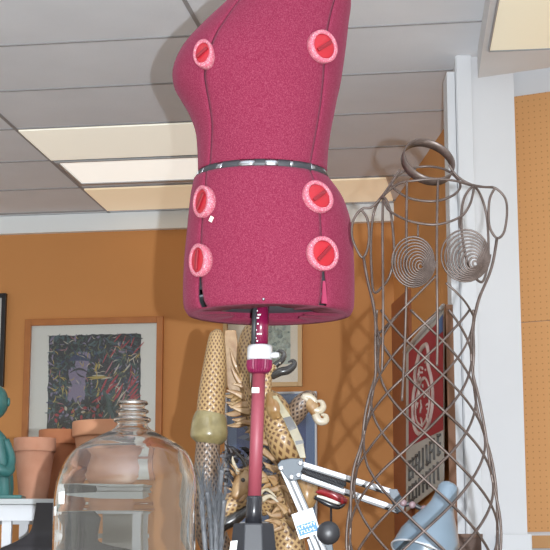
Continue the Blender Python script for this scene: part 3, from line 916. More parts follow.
    q = MB(); q.tube([axis_pt(303) + Vector((-.014, -.012, 0)), axis_pt(346) + Vector((-.014, -.012, 0))], .006, 8); q.build('scale_slot', dark, root)
    P0 = axis_pt(360.5); P1 = axis_pt(345); ax = (P1 - P0)
    q = MB(); q.lathe([(.018, 0), (.0262, .001), (.028, .005), (.028, ax.length - .006), (.0255, ax.length - .001), (.018, ax.length)], P0, ax, 32); cl = q.build('clamp_collar', mat('white_plastic', (.55, .55, .56), .35), root)
    q = MB(); q.lathe([(.006, 0), (.007, .012), (.005, .02)], P0 + Vector((.024, -.004, .010)), (1, -.1, .12), 14); q.build('clamp_lever', mat('white_plastic', (.55, .55, .56), .35), cl)
    P0 = axis_pt(374); P1 = axis_pt(360.5); ax = (P1 - P0); Lh = ax.length
    q = MB(); n = 56; vs = []; fs = []
    for (r_, h, w_) in ((.015, 0, 0), (.0215, .003, .3), (.025, .009, 1), (.0275, .016, 1), (.0275, Lh, 1), (.0175, Lh, 0)):
        for j in range(n):
            an = 2 * PI * j / n; rr = r_ + (.0011 * w_ if j % 2 else -.0006 * w_)
            vs.append(P0 + Vector((rr * math.cos(an), rr * math.sin(an), 0)) + ax.normalized() * h)
    for i in range(5):
        for j in range(n): fs.append((i * n + j, i * n + (j + 1) % n, (i + 1) * n + (j + 1) % n, (i + 1) * n + j))
    q.add(vs, fs); q.build('knurled_nut', mat('magenta_nut', (.16, .006, .045), .3), root, smooth=False)
    q = MB(); q.tube([axis_pt(374), axis_pt(500)], .0146, 28); q.build('pole', mat('coral_pole', (.25, .048, .068), .5), root)
    P = axis_pt(391); q = MB(); q.box(P + Vector((-.006, -.0148, 0)), .016, .002, .012); q.build('price_sticker', mat('sticker_paper', (.40, .41, .42), .6), root)
    P0 = axis_pt(524); P1 = axis_pt(496)
    q = MB(); q.lathe([(.0185, -.004), (.0175, .03), (.0172, (P1 - P0).length - .004), (.0155, (P1 - P0).length)], P0, P1 - P0, 28); q.build('pole_socket', mat('gloss_black', (.02, .02, .024), .25), root)
    # faceted black base block flaring downwards, on a low foot
    tp = axis_pt(523.5); blk = mat('base_black', (.022, .023, .028), .5)
    q = MB(); n = 8; vs = []; fs = []
    hs = [(0, .041), (-.004, .0435), (-.09, .052), (-.17, .075), (tp.z * -1 + CT + .03, .085), (tp.z * -1 + CT, .09)]
    for (h, r_) in hs:
        for j in range(n):
            an = 2 * PI * (j + .5) / n
            vs.append(Vector((tp.x + r_ * 1.08 * math.cos(an), DY + r_ * 1.08 * math.sin(an), tp.z + h)))
    for i in range(len(hs) - 1):
        for j in range(n): fs.append((i * n + j, (i + 1) * n + j, (i + 1) * n + (j + 1) % n, i * n + (j + 1) % n))
    fs.append(tuple(range(n))); fs.append(tuple((len(hs) - 1) * n + n - 1 - j for j in range(n)))
    q.add(vs, fs, smooth=False); q.build('base_block', blk, root, bevel=.002)
    P = at(233.5, 546, DY - .05)
    q = MB(); q.box(P, .015, .001, .022, (Vector((1, -.25, .1)).normalized(), Vector((.25, 1, 0)).normalized(), Vector((.12, 0, 1)).normalized())); q.build('price_tag', mat('sticker_paper', (.40, .41, .42), .6), root)
dress_form()

# ------------------------------------------------------------------ wire form
WY = 3.2
WT = [(180, 380, 480, .05), (200, 374, 489, .065), (230, 369, 491, .075), (265, 369, 488, .080), (290, 371, 481, .078), (315, 375, 475, .074), (332, 376.3, 472.5, .070), (350, 376.8, 472.3, .068), (372, 376, 472.8, .070), (395, 371, 476.5, .076), (414, 367, 480, .082),
      (447, 361, 488, .092), (470, 355, 492, .10), (510, 350, 498, .108), (550, 348, 499, .112), (600, 350, 497, .112), (668, 352, 495, .112)]
def wp(py, phi, k=1.0):
    c, a, bb = sec(WT, py)
    return at(c + a * k * math.sin(phi), py, WY - bb * k * math.cos(phi))
def wire_form():
    wire = mat('bronze_wire', (.062, .042, .034), .42, .3, noise=(40, (.10, .072, .06), .35, .7))
    c = at(424, 560, WY); base = Vector((c.x, WY, CT))
    root = thing('wire_mannequin', base, 'brown wire mannequin torso with spiral busts and an open lattice skirt', 'wire mannequin')
    r1 = .0027
    # neck ring: a tilted flat band
    q = MB()
    cc = at(428, 162, WY); nrm = Vector((.24, -.82, .45)).normalized()
    u = Vector((1, 0, -.0)) ; u = (u - nrm * u.dot(nrm)).normalized(); w = nrm.cross(u)
    n = 56; vs = []; fs = []
    R0 = .0575
    for (dr, dh) in ((0, -.011), (0, .011), (-.003, .011), (-.003, -.011)):
        for j in range(n):
            an = 2 * PI * j / n
            vs.append(cc + (u * math.cos(an) + w * math.sin(an)) * (R0 + dr) + nrm * dh)
    for i in range(4):
        for j in range(n): fs.append((i * n + j, i * n + (j + 1) % n, ((i + 1) % 4) * n + (j + 1) % n, ((i + 1) % 4) * n + j))
    q.add(vs, fs); q.build('neck_band', wire, root)
    def W(lst, y_off):      # photograph points, each with its depth offset in metres
        return [at(p[0], p[1], WY + (p[2] if len(p) > 2 else y_off)) for p in lst]
    def wireobj(name, lst, off=0, r=r1, closed=False, sub=7):
        q = MB(); q.tube(smooth_path(W(lst, off), sub, closed), r, 8, closed=closed); return q.build(name, wire, root)
    # neck base loops and yoke
    wireobj('yoke_wire', [(392, 184, 0), (403, 172, .045), (424, 166.5, .06), (446, 170, .04), (460, 183, 0), (455, 194, -.03), (436, 201, -.05), (412, 199, -.04), (397, 191, -.02)], closed=True)
    wireobj('yoke_wire', [(382, 197, .0), (398, 184, -.03), (416, 180.5, -.045), (436, 179, -.045), (456, 181, -.035), (474, 186, -.015), (493, 187.5, 0)])
    wireobj('yoke_wire', [(382, 197, 0), (388, 209, -.03), (398, 216, -.055), (413, 222, -.07), (437, 224.5, -.078), (460, 217, -.07), (470, 204, -.055), (474, 188, -.02)])
    wireobj('shoulder_wire', [(449, 165, -.01), (457, 176, -.005), (470, 184, 0), (484, 187, 0), (495, 188, 0), (505, 198, 0), (507, 213, .0), (504, 232, 0), (497, 238, 0), (490, 228, 0), (488.5, 213, 0), (490, 198, 0), (495, 188, 0)])
    wireobj('shoulder_wire', [(400, 170, .01), (392, 182, .01), (383, 195, .0), (372, 207, 0), (362, 209, 0), (353.5, 220, 0), (352, 236, 0), (357, 250, 0), (363, 257.5, 0), (368, 247, 0), (369, 232, 0), (367, 218, 0), (361, 209.5, 0)])
    # arm hole teardrops
    wireobj('armhole_wire', [(473, 187, -.02), (465, 196, -.04), (461.5, 212, -.055), (462, 234, -.06), (467, 262, -.06), (473, 275, -.045), (482, 282, -.02), (487, 268, 0), (488.5, 245, .01), (486.5, 215, .015), (480, 194, 0)], closed=True)
    wireobj('armhole_wire', [(383, 197, -.01), (390, 210, -.03), (393, 232, -.045), (394, 255, -.05), (390, 275, -.045), (383, 286, -.03), (374, 292, -.01), (371.5, 270, .01), (371, 240, .02), (374, 212, .02)], closed=True)
    # front verticals, and two at the back
    for pts in ([(383, 197, 0), (382.5, 230, -.03), (383, 280, -.045), (383, 330, -.04), (382, 372, -.035)],
                [(407, 181, -.04), (406.5, 222, -.065), (406.5, 280, -.075), (405, 340, -.065), (402, 401, -.07)],
                [(438, 179.5, -.045), (437, 224, -.078), (437, 280, -.080), (437.5, 330, -.068), (437, 366, -.066)]):
        wireobj('upright_wire', pts)
    # side outlines: twin strands, running down to the foot ring
    for sgn in (-1, 1):
        for k in (0, 1):
            q = MB(); pts = []
            y0 = 257 if sgn < 0 else 238
            for i in range(60):
                py = y0 + (664 - y0) * i / 59
                tw = .0035 * math.sin(py * .05 + k * PI) * min(1, max(0, (py - 290) / 60))
                p = wp(py, sgn * PI / 2)
                if py < 300:
                    t = (300 - py) / (300 - y0)
                    tgt = at(363.5, py, WY) if sgn < 0 else at(497, py, WY)
                    p = p.lerp(tgt, t ** 1.3)
                pts.append(p + Vector((tw, -abs(tw) + (.004 if k else -.002), 0)))
            q.tube(pts, r1 * 1.05, 8); q.build('side_wire', wire, root)
    # lattice of helices
    y0 = 334; y1 = 664
    for d in (-1, 1):
        for h in range(8):
            phi = 2 * PI * h / 8 + (.25 if d > 0 else .55)
            py = y0; pts = []
            while py > 312 and math.sin(phi) * d > -.97:
                phi -= d * 4.0 * 1.10 / sec(WT, py)[1]; py -= 4.0
            while py <= y1:
                pts.append(wp(py, phi, .985))
                a = sec(WT, py)[1]
                phi += d * 4.0 * 1.10 / a; py += 4.0
            q = MB(); q.tube(pts, r1 * .86, 7); q.build('lattice_wire', wire, root)
    # upper crossing wires running down from the busts
    for pts in ([(436, 276, -.075), (421, 291, -.074), (398, 314, -.066), (376.5, 336, -.005)],
                [(446, 283, -.07), (456, 292, -.066), (466, 303, -.05), (473.5, 316, -.01)]):
        wireobj('cross_wire', pts, r=r1 * .9)
    # spiral busts: flat coils drawn forward into a cone
    for (cx, cy, rx, ry, ax, ay, nm) in ((413, 261, 22.5, 26.5, 8, 5, 'a'), (465, 254.5, 25.5, 27.5, 11, 9, 'b')):
        pts = []
        turns = 10
        for i in range(turns * 28 + 1):
            t = i / (turns * 28)
            an = t * turns * 2 * PI
            k = 1 - t * .94
            pts.append(at(cx + ax * t * 1.0 + rx * k * math.cos(an), cy + ay * t + ry * k * math.sin(an), WY - .085 - .05 * t))
        q = MB(); q.tube(pts, .0021, 6); q.build('bust_spiral', wire, root)
    wireobj('bust_link', [(418, 225, -.072), (418, 231, -.08), (418, 236, -.085)], r=.002)
    wireobj('bust_link', [(459, 217, -.07), (459, 223, -.08), (460, 228, -.085)], r=.002)
    # foot ring on the counter
    q = MB(); q.tube([wp(664, 2 * PI * j / 48) for j in range(48)], .005, 8, closed=True); q.build('foot_ring', wire, root)
    o = [x for x in root.children if x.name.startswith('foot_ring')]
wire_form()

# ------------------------------------------------------------------ desk lamp
def desk_lamp():
    LY = 3.55; k = LY / F
    white_e = mat('lamp_enamel', (.46, .47, .49), .35); blk = mat('lamp_black', (.025, .025, .028), .4)
    blue = mat('lamp_shade_blue', (.14, .19, .235), .3, noise=(8, (.16, .21, .26), .3, .7), coat=.3)
    steel = mat('lamp_steel', (.07, .085, .10), .5, .1)
    fb = at(322, 560, LY); base = Vector((fb.x, LY, CT))
    root = thing('desk_lamp', base, 'spring arm desk lamp with a blue grey shade reaching behind the wire mannequin', 'desk lamp')
    def bar(name, a, b_, w=.0105, t=.006, m=white_e, off=0):
        A = at(*a, LY + off); B_ = at(*b_, LY + off); d = (B_ - A); L = d.length; d.normalize(); n = Vector((0, 1, 0)); s_ = d.cross(n).normalized()
        q = MB(); q.box((A + B_) / 2, L, t, w, (d, n, s_)); q.build(name, m, root, bevel=.0015)
    def edge(name, a, b_, off=0):
        bar(name, a, b_, .0125, .004, blk, off)
    bar('upper_arm', (300, 463), (392, 491.5)); bar('upper_arm', (298, 475), (400, 509.5))
    edge('arm_liner', (302, 465), (392, 493.5), .006); edge('arm_liner', (300, 477), (399, 511.5), .006)
    bar('lower_arm', (281, 468), (318, 552), w=.0085); bar('lower_arm', (291, 477), (326, 556), w=.0085)
    edge('arm_liner', (283, 469), (319, 552), .006); edge('arm_liner', (293, 478), (327, 556), .006)
    # elbow plate, with bolts
    q = MB(); q.prism([at(x, y, LY - .004) for x, y in ((277, 465), (281, 460), (292, 458), (303, 458.5), (304, 464), (301, 479), (292, 481.5), (287, 479))], (0, .012, 0))
    el = q.build('elbow_plate', steel, root, bevel=.002)
    for x, y in ((281, 468), (300.5, 463), (291.5, 477), (298.5, 475)):
        q = MB(); q.lathe([(.0065, 0), (.006, .004), (.003, .005)], at(x, y, LY - .004), (0, -1, 0), 14); b_ = q.build('bolt', mat('bolt_steel', (.55, .58, .62), .3, .7), el); 
    # springs between the arms
    for (a, b_) in (((301, 470), (346, 484)), ((306, 473), (344, 487))):
        A = at(*a, LY); B_ = at(*b_, LY); d = B_ - A; L = d.length; d.normalize(); s_ = d.cross(Vector((0, 1, 0)))
        pts = [A + d * L * i / 240 + (s_ * math.cos(i * .75) + Vector((0, 1, 0)) * math.sin(i * .75)) * .006 for i in range(241)]
        q = MB(); q.tube(pts, .0014, 5); q.build('spring', blk, root)
    A = at(301, 471, LY); B_ = at(346, 485, LY)
    q = MB(); q.tube([A, B_], .0045, 8); q.build('spring_rod', blk, root)
    # head joint
    q = MB(); q.prism([at(x, y, LY - .004) for x, y in ((389, 489), (397, 489), (405, 503), (404, 511), (397, 513), (391, 500))], (0, .010, 0)); q.build('head_plate', steel, root, bevel=.001)
    q = MB(); q.tube(smooth_path([at(402, 505, LY), at(412, 504, LY), (at(420, 508, LY)), at(428, 508, LY)], 4), .0055, 10); q.build('head_joint', blk, root)
    for x, y in ((403, 503), (412, 505), (424, 509)):
        q = MB(); q.lathe([(.008, 0), (.008, .010), (.005, .013)], at(x, y, LY - .002), (0, -1, 0), 14); q.build('joint_knob', mat('joint_pink', (.20, .13, .14), .4), root)
    # shade: bell along its axis, opening downward and to the left
    T = at(450, 484, LY); O = at(424, 556, LY - .05); ax = O - T; Ls = ax.length
    prof = [(.0, 0), (.014, .0), (.0215, .005), (.024, .013), (.025, .030), (.028, .055), (.036, .075), (.048, .095), (.060, .118), (.070, .142), (.0755, Ls * .96), (.077, Ls)]
    inner = [(max(r - .0025, 0), h + (.002 if r < .02 else 0)) for r, h in prof]
    q = MB(); q.lathe(prof + inner[::-1], T, ax, 48, cap=False); sh = q.build('lamp_shade', blue, root)
    q = MB(); q.tube([T + ax * .985 + v for v in []] or smooth_path([T + ax + (ax.orthogonal().normalized() * math.cos(a_) + ax.normalized().cross(ax.orthogonal().normalized()) * math.sin(a_)) * .0765 for a_ in [2 * PI * j / 32 for j in range(32)]], 1, True), .0022, 6, closed=True)
    q.build('shade_rim', mat('lamp_enamel', (.46, .47, .49), .35), sh)
    q = MB(); q.ball(T + ax * .7, .028, (1, 1, 1.2), 16); q.build('bulb', mat('frosted_bulb', (.8, .8, .76), .4), root)
    # lower joint, base and knob
    q = MB(); q.ball(at(328.5, 533, LY - .03), .0265, (1, .6, 1), 20); q.lathe([(.008, 0), (.008, .04)], at(328.5, 533, LY - .02), (0, 1, 0), 12); q.build('tension_knob', blk, root)
    q = MB(); q.prism([at(x, y, LY + .008) for x, y in ((308, 538), (332, 541), (336, 566), (310, 566))], (0, .01, 0)); q.build('knee_plate', steel, root, bevel=.002)
    p_ = at(322, 560, LY)
    q = MB(); q.lathe([(.010, 0), (.010, p_.z - CT - .03)], (p_.x, LY + .012, CT + .03), n=16); q.build('stem', blk, root)
    q = MB(); q.lathe([(.075, 0), (.075, .018), (.068, .028), (.02, .032)], (p_.x, LY + .012, CT), n=40); q.build('base', blk, root)
    for x in (308, 314, 319): bar('pivot_strap', (x, 539), (x + 6, 556), .006, .003, white_e, -.012)
    # hanging tag
    c = at(306, 523.5, LY - .014)
    d = Vector((.93, 0, .30)).normalized(); n = Vector((0, -1, 0)); v = n.cross(d).normalized()
    if v.z < 0: v = -v
    q = MB(); q.box(c, .050, .0008, .058, (d, n, v)); tg = q.build('price_tag', mat('sticker_paper', (.40, .41, .42), .6), root)
    q = MB(); q.box(c + n * .0008 - v * .011, .044, .0006, .024, (d, n, v)); q.build('tag_print', mat('tag_blue', (.03, .17, .40), .5), tg)
    q = MB()
    rnd = random.Random(6)
    for row, vv in enumerate((-.005, -.016)):
        for j in range(6 if row == 0 else 5):
            x = -.018 + j * .007 + row * .002
            q.box(c + n * .0014 + v * vv + d * x, .0016, .0005, .0066, (d, n, v))
            q.box(c + n * .0014 + v * (vv + rnd.choice([.0026, 0, -.0026])) + d * (x + .002), .004, .0005, .0016, (d, n, v))
    q.build('tag_letters', mat('sticker_paper', (.40, .41, .42), .6), tg)
    q = MB()
    for j in range(3): q.box(c + n * .0008 + v * (.022 - j * .006), .030 - j * .006, .0005, .0012, (d, n, v))
    q.build('tag_lines', mat('tag_grey', (.45, .5, .55), .6), tg)
desk_lamp()

# ------------------------------------------------------------------ carved horn dragon
def dragon():
    Yd = 4.25; k = Yd / F
    sc = scale_mat('carved_scales', (.42, .27, .12), (.13, .062, .028))
    sc2 = scale_mat('carved_scales_dark', (.22, .15, .10), (.035, .02, .016))
    amber = mat('amber_horn', (.27, .14, .045), .3, noise=(30, (.36, .23, .10), .35, .65), coat=.5)
    tan = mat('tan_horn', (.28, .15, .06), .4, noise=(45, (.40, .26, .13), .35, .65), coat=.2)
    olive = mat('olive_horn', (.20, .16, .07), .3, noise=(30, (.30, .25, .12), .35, .65), coat=.5)
    blackh = mat('black_horn', (.035, .032, .030), .25, noise=(20, (.16, .15, .14), .6, .75), coat=.5)
    ivory = mat('ivory_horn', (.46, .38, .25), .3, noise=(25, (.52, .46, .36), .35, .65), coat=.4)
    base = Vector((at(255, 560, Yd).x, Yd, CT))
    root = thing('dragon_carving', base, 'carved horn dragon with scaled coils, claws and leaf like fins behind the dress form pole', 'sculpture')
    def T(lst, mt, name, N=15, L=.019, par=None, n=24, sub=6):
        """list of (px, py, radius px, depth offset)"""
        P = [at(a, b_, Yd + d) for a, b_, r, d in lst]
        P4 = smooth_path(P, sub)
        rr = smooth_path([Vector((r * k, 0, 0)) for a, b_, r, d in lst], sub)
        q = MB(); q.tube(P4, [max(v.x, .0005) for v in rr], n, N=N, L=L)
        return q.build(name, mt, par or root)
    # left hanging coil and the cuff
    T([(216, 329, 1, 0), (216.5, 333, 6.5, 0), (216, 346, 9.5, 0), (215, 362, 11.5, 0), (213, 382, 13, 0), (211.5, 400, 14, 0), (210, 424, 14.5, 0)], sc, 'tail_coil', N=15, L=.018)
    T([(210, 412, 14, 0), (209.5, 419, 17, 0), (209, 430, 18.5, 0), (209, 438, 18, 0), (208.5, 444, 12, 0)], olive, 'tail_cuff', sub=5)
    T([(208, 440, 12, 0), (207, 470, 13, 0), (206, 500, 14, 0), (210, 530, 15, .01), (222, 560, 16, .03), (236, 590, 18, .05), (248, 636, 18, .05)], sc2, 'lower_tail')
    # the arch behind the pole
    T([(256, 326, 2, .06), (250, 330, 6.5, .05), (246, 342, 7.5, .04), (244, 358, 7.5, .03), (244, 378, 6, .03), (247, 398, 5, .03), (253, 420, 7, .04), (262, 440, 12, .05)], sc, 'neck_coil', N=11)
    T([(254, 327, 2, .04), (258, 338, 5, .03), (258.5, 352, 6.5, .03), (257, 368, 5, .03), (254, 384, 3, .03), (252, 394, 1, .03)], blackh, 'belly_strip')
    # thick body coils on the right
    T([(262, 392, 6, .04), (271, 402, 12, .02), (277, 414, 15, .0), (281, 430, 16.5, 0), (286, 446, 16.5, 0), (291, 460, 14, .03), (291, 480, 13, .06), (285, 500, 13, .06), (284, 520, 15, .04), (289, 545, 16, .03), (290, 590, 17, .03), (280, 634, 18, .03)], sc, 'body_coil', N=13)
    T([(268, 393, 2, -.03), (273, 402, 8, -.035), (276, 413, 8.5, -.035), (277, 420, 4, -.04)], amber, 'shoulder_plate', sub=5)
    T([(297, 470, 4, .02), (304, 478, 9, .01), (307, 492, 11, .0), (305, 506, 8, .0), (300, 514, 2, .0)], amber, 'thigh_plate', sub=5)
    # lower horizontal coil with dark belly
    T([(208, 522, 10, 0), (222, 511, 12, -.01), (238, 502, 11.5, -.01), (252, 500, 10, .0), (268, 508, 9, .02)], sc, 'front_coil', N=13)
    T([(212, 534, 4, -.03), (222, 526, 6, -.035), (236, 518, 6, -.035), (247, 509, 4, -.03), (251, 503, 1, -.03)], blackh, 'coil_belly')
    # head in the middle with horns, jaw, ear fins
    hd = T([(250, 470, 6, .0), (246, 478, 9.5, -.02), (241, 487, 9, -.035), (237, 494, 6, -.045), (234, 498, 3.5, -.05)], tan, 'head', sub=5)
    T([(247, 484, 4, -.02), (243, 496, 3.5, -.04), (239, 502, 1.5, -.05)], tan, 'jaw', par=root, n=12)
    q = MB(); q.ball(at(243, 480, Yd - .055), .006); q.build('eye', blackh, hd)
    for lst in ([(241, 477, 2.6, -.02), (236, 469, 2.2, -.03), (233, 461, 1.5, -.03), (232.5, 456, .4, -.03)], [(248, 472, 2.4, -.01), (244, 462, 2.0, -.01), (238, 454, 1.2, -.01), (232, 449, .4, -.01)]):
        T(lst, ivory if lst[0][0] < 245 else blackh, 'horn', par=root, n=10)
    q = MB(); rnd = random.Random(12)
    for j in range(26):
        x = 240 + rnd.uniform(-6, 12); y = 482 + rnd.uniform(-12, 14); an = rnd.uniform(0, 2 * PI)
        A = at(x, y, Yd - .03); q.blade([A, A + Vector((math.cos(an) * .012, -.014, math.sin(an) * .012)), A + Vector((math.cos(an) * .026, -.012, math.sin(an) * .026))], .009, .003)
    q.build('mane', tan, root)
    # leaf shaped fins: left bunch beside the pole
    def fin(pts, w, mt, name, off=0.0, curl=.01):
        P = [at(x, y, Yd + off - curl * i / max(len(pts) - 1, 1)) for i, (x, y) in enumerate(pts)]
        q = MB(); q.blade(smooth_path(P, 5), w * k, .004, nrm=Vector((0, 1, 0)).cross((P[-1] - P[0]).normalized())); return q.build(name, mt, root)
    q = MB()      # broad feather sheet from the top between the coils
    sheet = [(225, 330), (236, 330), (238, 345), (239, 362), (243, 380), (249, 400), (252, 425), (249, 428), (240, 412), (232, 400), (227, 385), (226, 366), (224, 348)]
    q.prism([at(x, y, Yd + .045) for x, y in sheet], (0, .006, 0)); q.build('feather_sheet', tan, root, bevel=.002)
    for pts, w in (([(246, 398), (236, 393), (226, 390)], 8), ([(248, 404), (239, 405), (230, 408)], 9), ([(250, 412), (240, 410), (228, 405)], 8), ([(253, 424), (244, 422), (235, 424)], 7), ([(252, 395), (242, 386), (232, 384)], 7),
                   ([(240, 372), (234, 362), (230, 348)], 6), ([(244, 388), (236, 376), (231, 366)], 7), ([(262, 426), (274, 432), (283, 446)], 9), ([(258, 440), (270, 444), (284, 455)], 8), ([(262, 450), (272, 458), (280, 470)], 8)):
        fin(pts, w, tan, 'fin', .02)
    rf = random.Random(31)
    for j in range(16):                       # more fins fanning behind the pole and along the coil
        x = rf.uniform(228, 250); y = rf.uniform(392, 426); an = rf.uniform(2.7, 3.7); L = rf.uniform(9, 16)
        fin([(x + 8, y), (x + 8 + math.cos(an) * L * .5, y - math.sin(an) * L * .5 + 1), (x + 8 + math.cos(an) * L, y - math.sin(an) * L)], rf.uniform(6, 9), tan if j % 3 else amber, 'fin', .03)
    for j in range(18):
        x = rf.uniform(264, 296); y = rf.uniform(470, 545); an = rf.uniform(2.0, 4.0); L = rf.uniform(9, 15)
        fin([(x, y), (x + math.cos(an) * L * .5, y - math.sin(an) * L * .5 - 1), (x + math.cos(an) * L, y - math.sin(an) * L)], rf.uniform(5, 8), tan if j % 3 else amber, 'fin', -.06)
    # spines along the right body
    for pts in ([(280, 470), (270, 467), (263, 462)], [(278, 478), (268, 478), (260, 474)], [(279, 488), (269, 490), (262, 487)], [(282, 498), (273, 502), (266, 500)], [(286, 508), (293, 500), (297, 490)],
                [(290, 500), (284, 488), (280, 476)], [(292, 515), (288, 502), (284, 490)], [(283, 526), (272, 530), (265, 527)], [(282, 515), (272, 515), (266, 511)], [(296, 530), (300, 520), (302, 508)]):
        fin(pts, 7.5, tan, 'spine', -.03)
    for pts, w in (([(258, 494), (266, 489), (277, 498)], 6), ([(262, 500), (270, 496), (280, 504)], 6)): fin(pts, w, ivory, 'fin', -.04)
    # rear leg with claws reaching right
    T([(287, 424, 8, .01), (295, 414, 10, 0), (302, 404, 10, -.01), (309, 398, 8, -.015), (312, 400, 6, -.02)], sc2, 'raised_leg', N=12)
    T([(306, 400, 5, -.02), (312, 406, 6.5, -.025), (315, 412, 5, -.025), (317, 418, 3, -.025)], tan, 'paw', sub=5)
    for lst in ([(308, 400, 3.5, -.03), (304, 397, 3.4, -.03), (309, 396.5, 3.2, -.03), (314, 400, 3, -.03), (315, 404, 2.5, -.03)],
                [(312, 408, 4, -.03), (319, 411, 4, -.03), (323, 407, 3.4, -.03), (321.5, 402, 2.4, -.03), (317, 401, 1.0, -.03)],
                [(315, 414, 4, -.035), (319, 421, 4, -.035), (325.5, 421, 3.4, -.035), (325.5, 416, 2.6, -.035), (321, 414.5, 1, -.035)]):
        T(lst, ivory, 'claw', n=12)
    # dark striped wing blade over the right body
    q = MB(); q.prism([at(x, y, Yd - .055) for x, y in ((272, 396), (277, 395), (296, 424), (303, 440), (306, 458), (300, 458), (293, 440), (283, 419))], (0, .006, 0)); q.build('wing_blade', olive, root, bevel=.001)
    for seg in ([(283, 418), (291, 416), (297, 428), (289, 431)], [(295, 441), (303, 440), (304, 443), (296, 445)]):
        q = MB(); q.prism([at(x, y, Yd - .057) for x, y in seg], (0, .010, 0)); q.build('wing_stripe', blackh, root)
    # upright forked tail ends, black with ivory tips, right of the collar
    T([(268, 412, 4, .0), (267, 398, 5, .0), (266, 385, 5.5, .0), (268, 374, 5.5, .0), (274, 365, 4, .0)], sc, 'thin_neck', N=8)
    T([(270, 371, 3.2, 0), (277, 364, 3.2, 0), (282, 360, 3, 0), (284, 354, 2.5, 0), (280, 351, 1.8, 0), (276, 352, .6, 0)], blackh, 'tail_fork', n=12)
    T([(272, 376, 4, 0), (280, 372, 4.4, -.01), (288, 370, 4.4, -.01), (294, 365, 3.2, -.01), (293, 361, 2.2, -.01), (288, 362, .8, -.01)], blackh, 'tail_fork', n=12)
    for x, y in ((276, 368), (280, 363), (283, 372), (289, 369)):
        q = MB(); q.ball(at(x, y, Yd - .013), .0024, n=8); q.build('ivory_spot', ivory, root)
    # dark feather tuft behind the head
    q = MB()
    for j in range(70):
        x = rnd.uniform(226, 284); y = rnd.uniform(448, 496); an = rnd.uniform(1.9, 4.0); L = rnd.uniform(.03, .06)
        A = at(x, y, Yd + rnd.uniform(.06, .10)); B_ = A + Vector((math.cos(an) * L, -.01, math.sin(an) * L))
        q.blade([A, (A + B_) / 2 + Vector((0, -.01, .004)), B_], .012, .002, mi=rnd.choice([0, 0, 0, 1]))
    q.build('dark_feathers', [mat('dark_feather', (.035, .033, .038), .5), mat('grey_feather', (.17, .16, .17), .5)], root)
    q = MB(); q.lathe([(.17, 0), (.17, .02), (.14, .035), (.10, .04)], (base.x, Yd, CT), n=36); q.build('plinth', blackh, root)
dragon()

# red, white and black carved fish beside the dragon
def fish():
    Yf = 4.1; k = Yf / F
    c = at(331, 497, Yf)
    root = thing('fish_ornament', (c.x, Yf, CT), 'small red, white and black ornament under the lamp springs', 'ornament')
    def T(lst, mt, name):
        P = smooth_path([at(a, b_, Yf + d) for a, b_, r, d in lst], 5); rr = smooth_path([Vector((r * k, 0, 0)) for a, b_, r, d in lst], 5)
        q = MB(); q.tube(P, [max(v.x, .0005) for v in rr], 14); q.build(name, mt, root)
    T([(316, 492, 1, 0), (323, 492, 3.6, 0), (332, 494, 5.5, 0), (340, 499, 5, 0), (347, 502, 2.5, 0)], mat('glossy_red', (.26, .012, .018), .3, coat=.5), 'body')
    T([(317, 496, 1, -.012), (324, 498, 1.5, -.014), (332, 501, 1.7, -.014), (340, 504, 1.2, -.012)], mat('ivory_white', (.75, .73, .68), .4), 'white_stripe')
    T([(315, 497, 2, -.004), (322, 501, 2.6, -.006), (331, 505, 3, -.006), (339, 507, 2.4, -.004), (345, 504, 1, -.004)], mat('gloss_black', (.02, .02, .024), .25), 'belly')
    q = MB(); p = at(331, 503, Yf + .01); q.tube([p, (p.x, p.y, CT)], .003, 8); q.lathe([(.03, 0), (.03, .006)], (p.x, p.y, CT), n=20); q.build('stand', mat('gloss_black', (.02, .02, .024), .25), root)
fish()

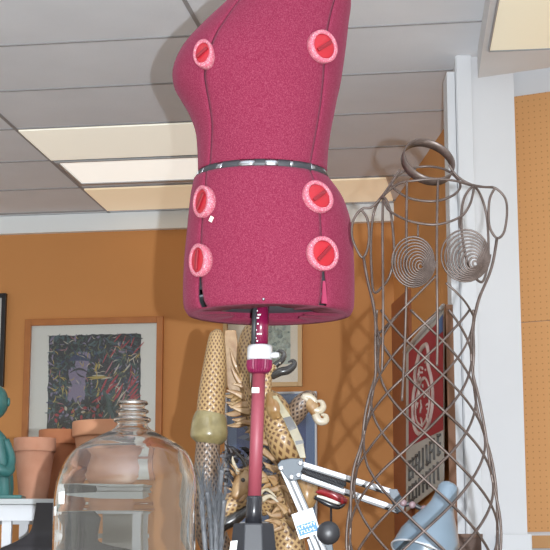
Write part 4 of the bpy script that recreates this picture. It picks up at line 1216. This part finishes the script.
# ------------------------------------------------------------------ grey spiky plant
def plant():
    Yp = 3.75; rnd = random.Random(21)
    leafm = mat('silver_leaf', (.105, .11, .12), .65, noise=(60, (.16, .165, .175), .35, .65)); tip = mat('dry_leaf_tip', (.26, .22, .16), .7)
    c = at(216, 560, Yp)
    root = thing('spiky_plant', (c.x, Yp, CT), 'grey spiky air plant stems between the glass jug and the dress form base', 'plant')
    q = MB(); q.lathe([(.03, 0), (.042, .02), (.045, .05), (.038, .055), (.0, .05)], (c.x, Yp, CT), n=24); q.build('pot', mat('dark_pot', (.06, .05, .045), .6), root)
    stems = [((206, 575), (203, 520), (201, 478)), ((216, 575), (218, 520), (222, 470)), ((211, 575), (211, 530), (207, 492)), ((213, 575), (216, 535), (214, 505)), ((219, 575), (221, 540), (224, 500))]
    for st in stems:
        P = smooth_path([Vector((c.x + (st[0][0] - 213) * .0006, Yp, CT + .045))] + [at(x, y, Yp + rnd.uniform(-.02, .02)) for x, y in st[1:]], 8)
        sm = MB(); sm.tube(P, .006, 8); s_ = sm.build('stem', leafm, root)
        q = MB(); n = len(P)
        for j in range(60):
            t = .15 + .85 * j / 59; p = P[min(int(t * (n - 1)), n - 1)]; ang = j * 2.4
            L = rnd.uniform(.045, .075); spread = rnd.uniform(.06, .20)
            d = Vector((math.cos(ang) * spread, math.sin(ang) * spread, 1)).normalized()
            q.blade([p, p + d * L * .5 + Vector((math.cos(ang), math.sin(ang), 0)) * .003, p + d * L + Vector((math.cos(ang), math.sin(ang), 0)) * .010], .0085, .002, mi=1 if rnd.random() < .06 else 0)
        q.build('leaves', [leafm, tip], s_)
plant()

# brown box at the foot of the column
q = MB(); p = at(457, 537, 5.2); p2 = at(481, 537, 5.2)
root = thing('brown_box', ((p.x + p2.x) / 2, 5.25, 0), 'dark brown box standing by the foot of the white column', 'box')
q.box(((p.x + p2.x) / 2, 5.25, p.z / 2), p2.x - p.x, .12, p.z); q.build('box_body', mat('brown_card', (.08, .04, .025), .6), root, bevel=.003)
q = MB(); q.box(((p.x + p2.x) / 2, 5.25, p.z + .004), p2.x - p.x + .008, .128, .012); q.build('lid', mat('brown_lid', (.12, .06, .035), .6), root)
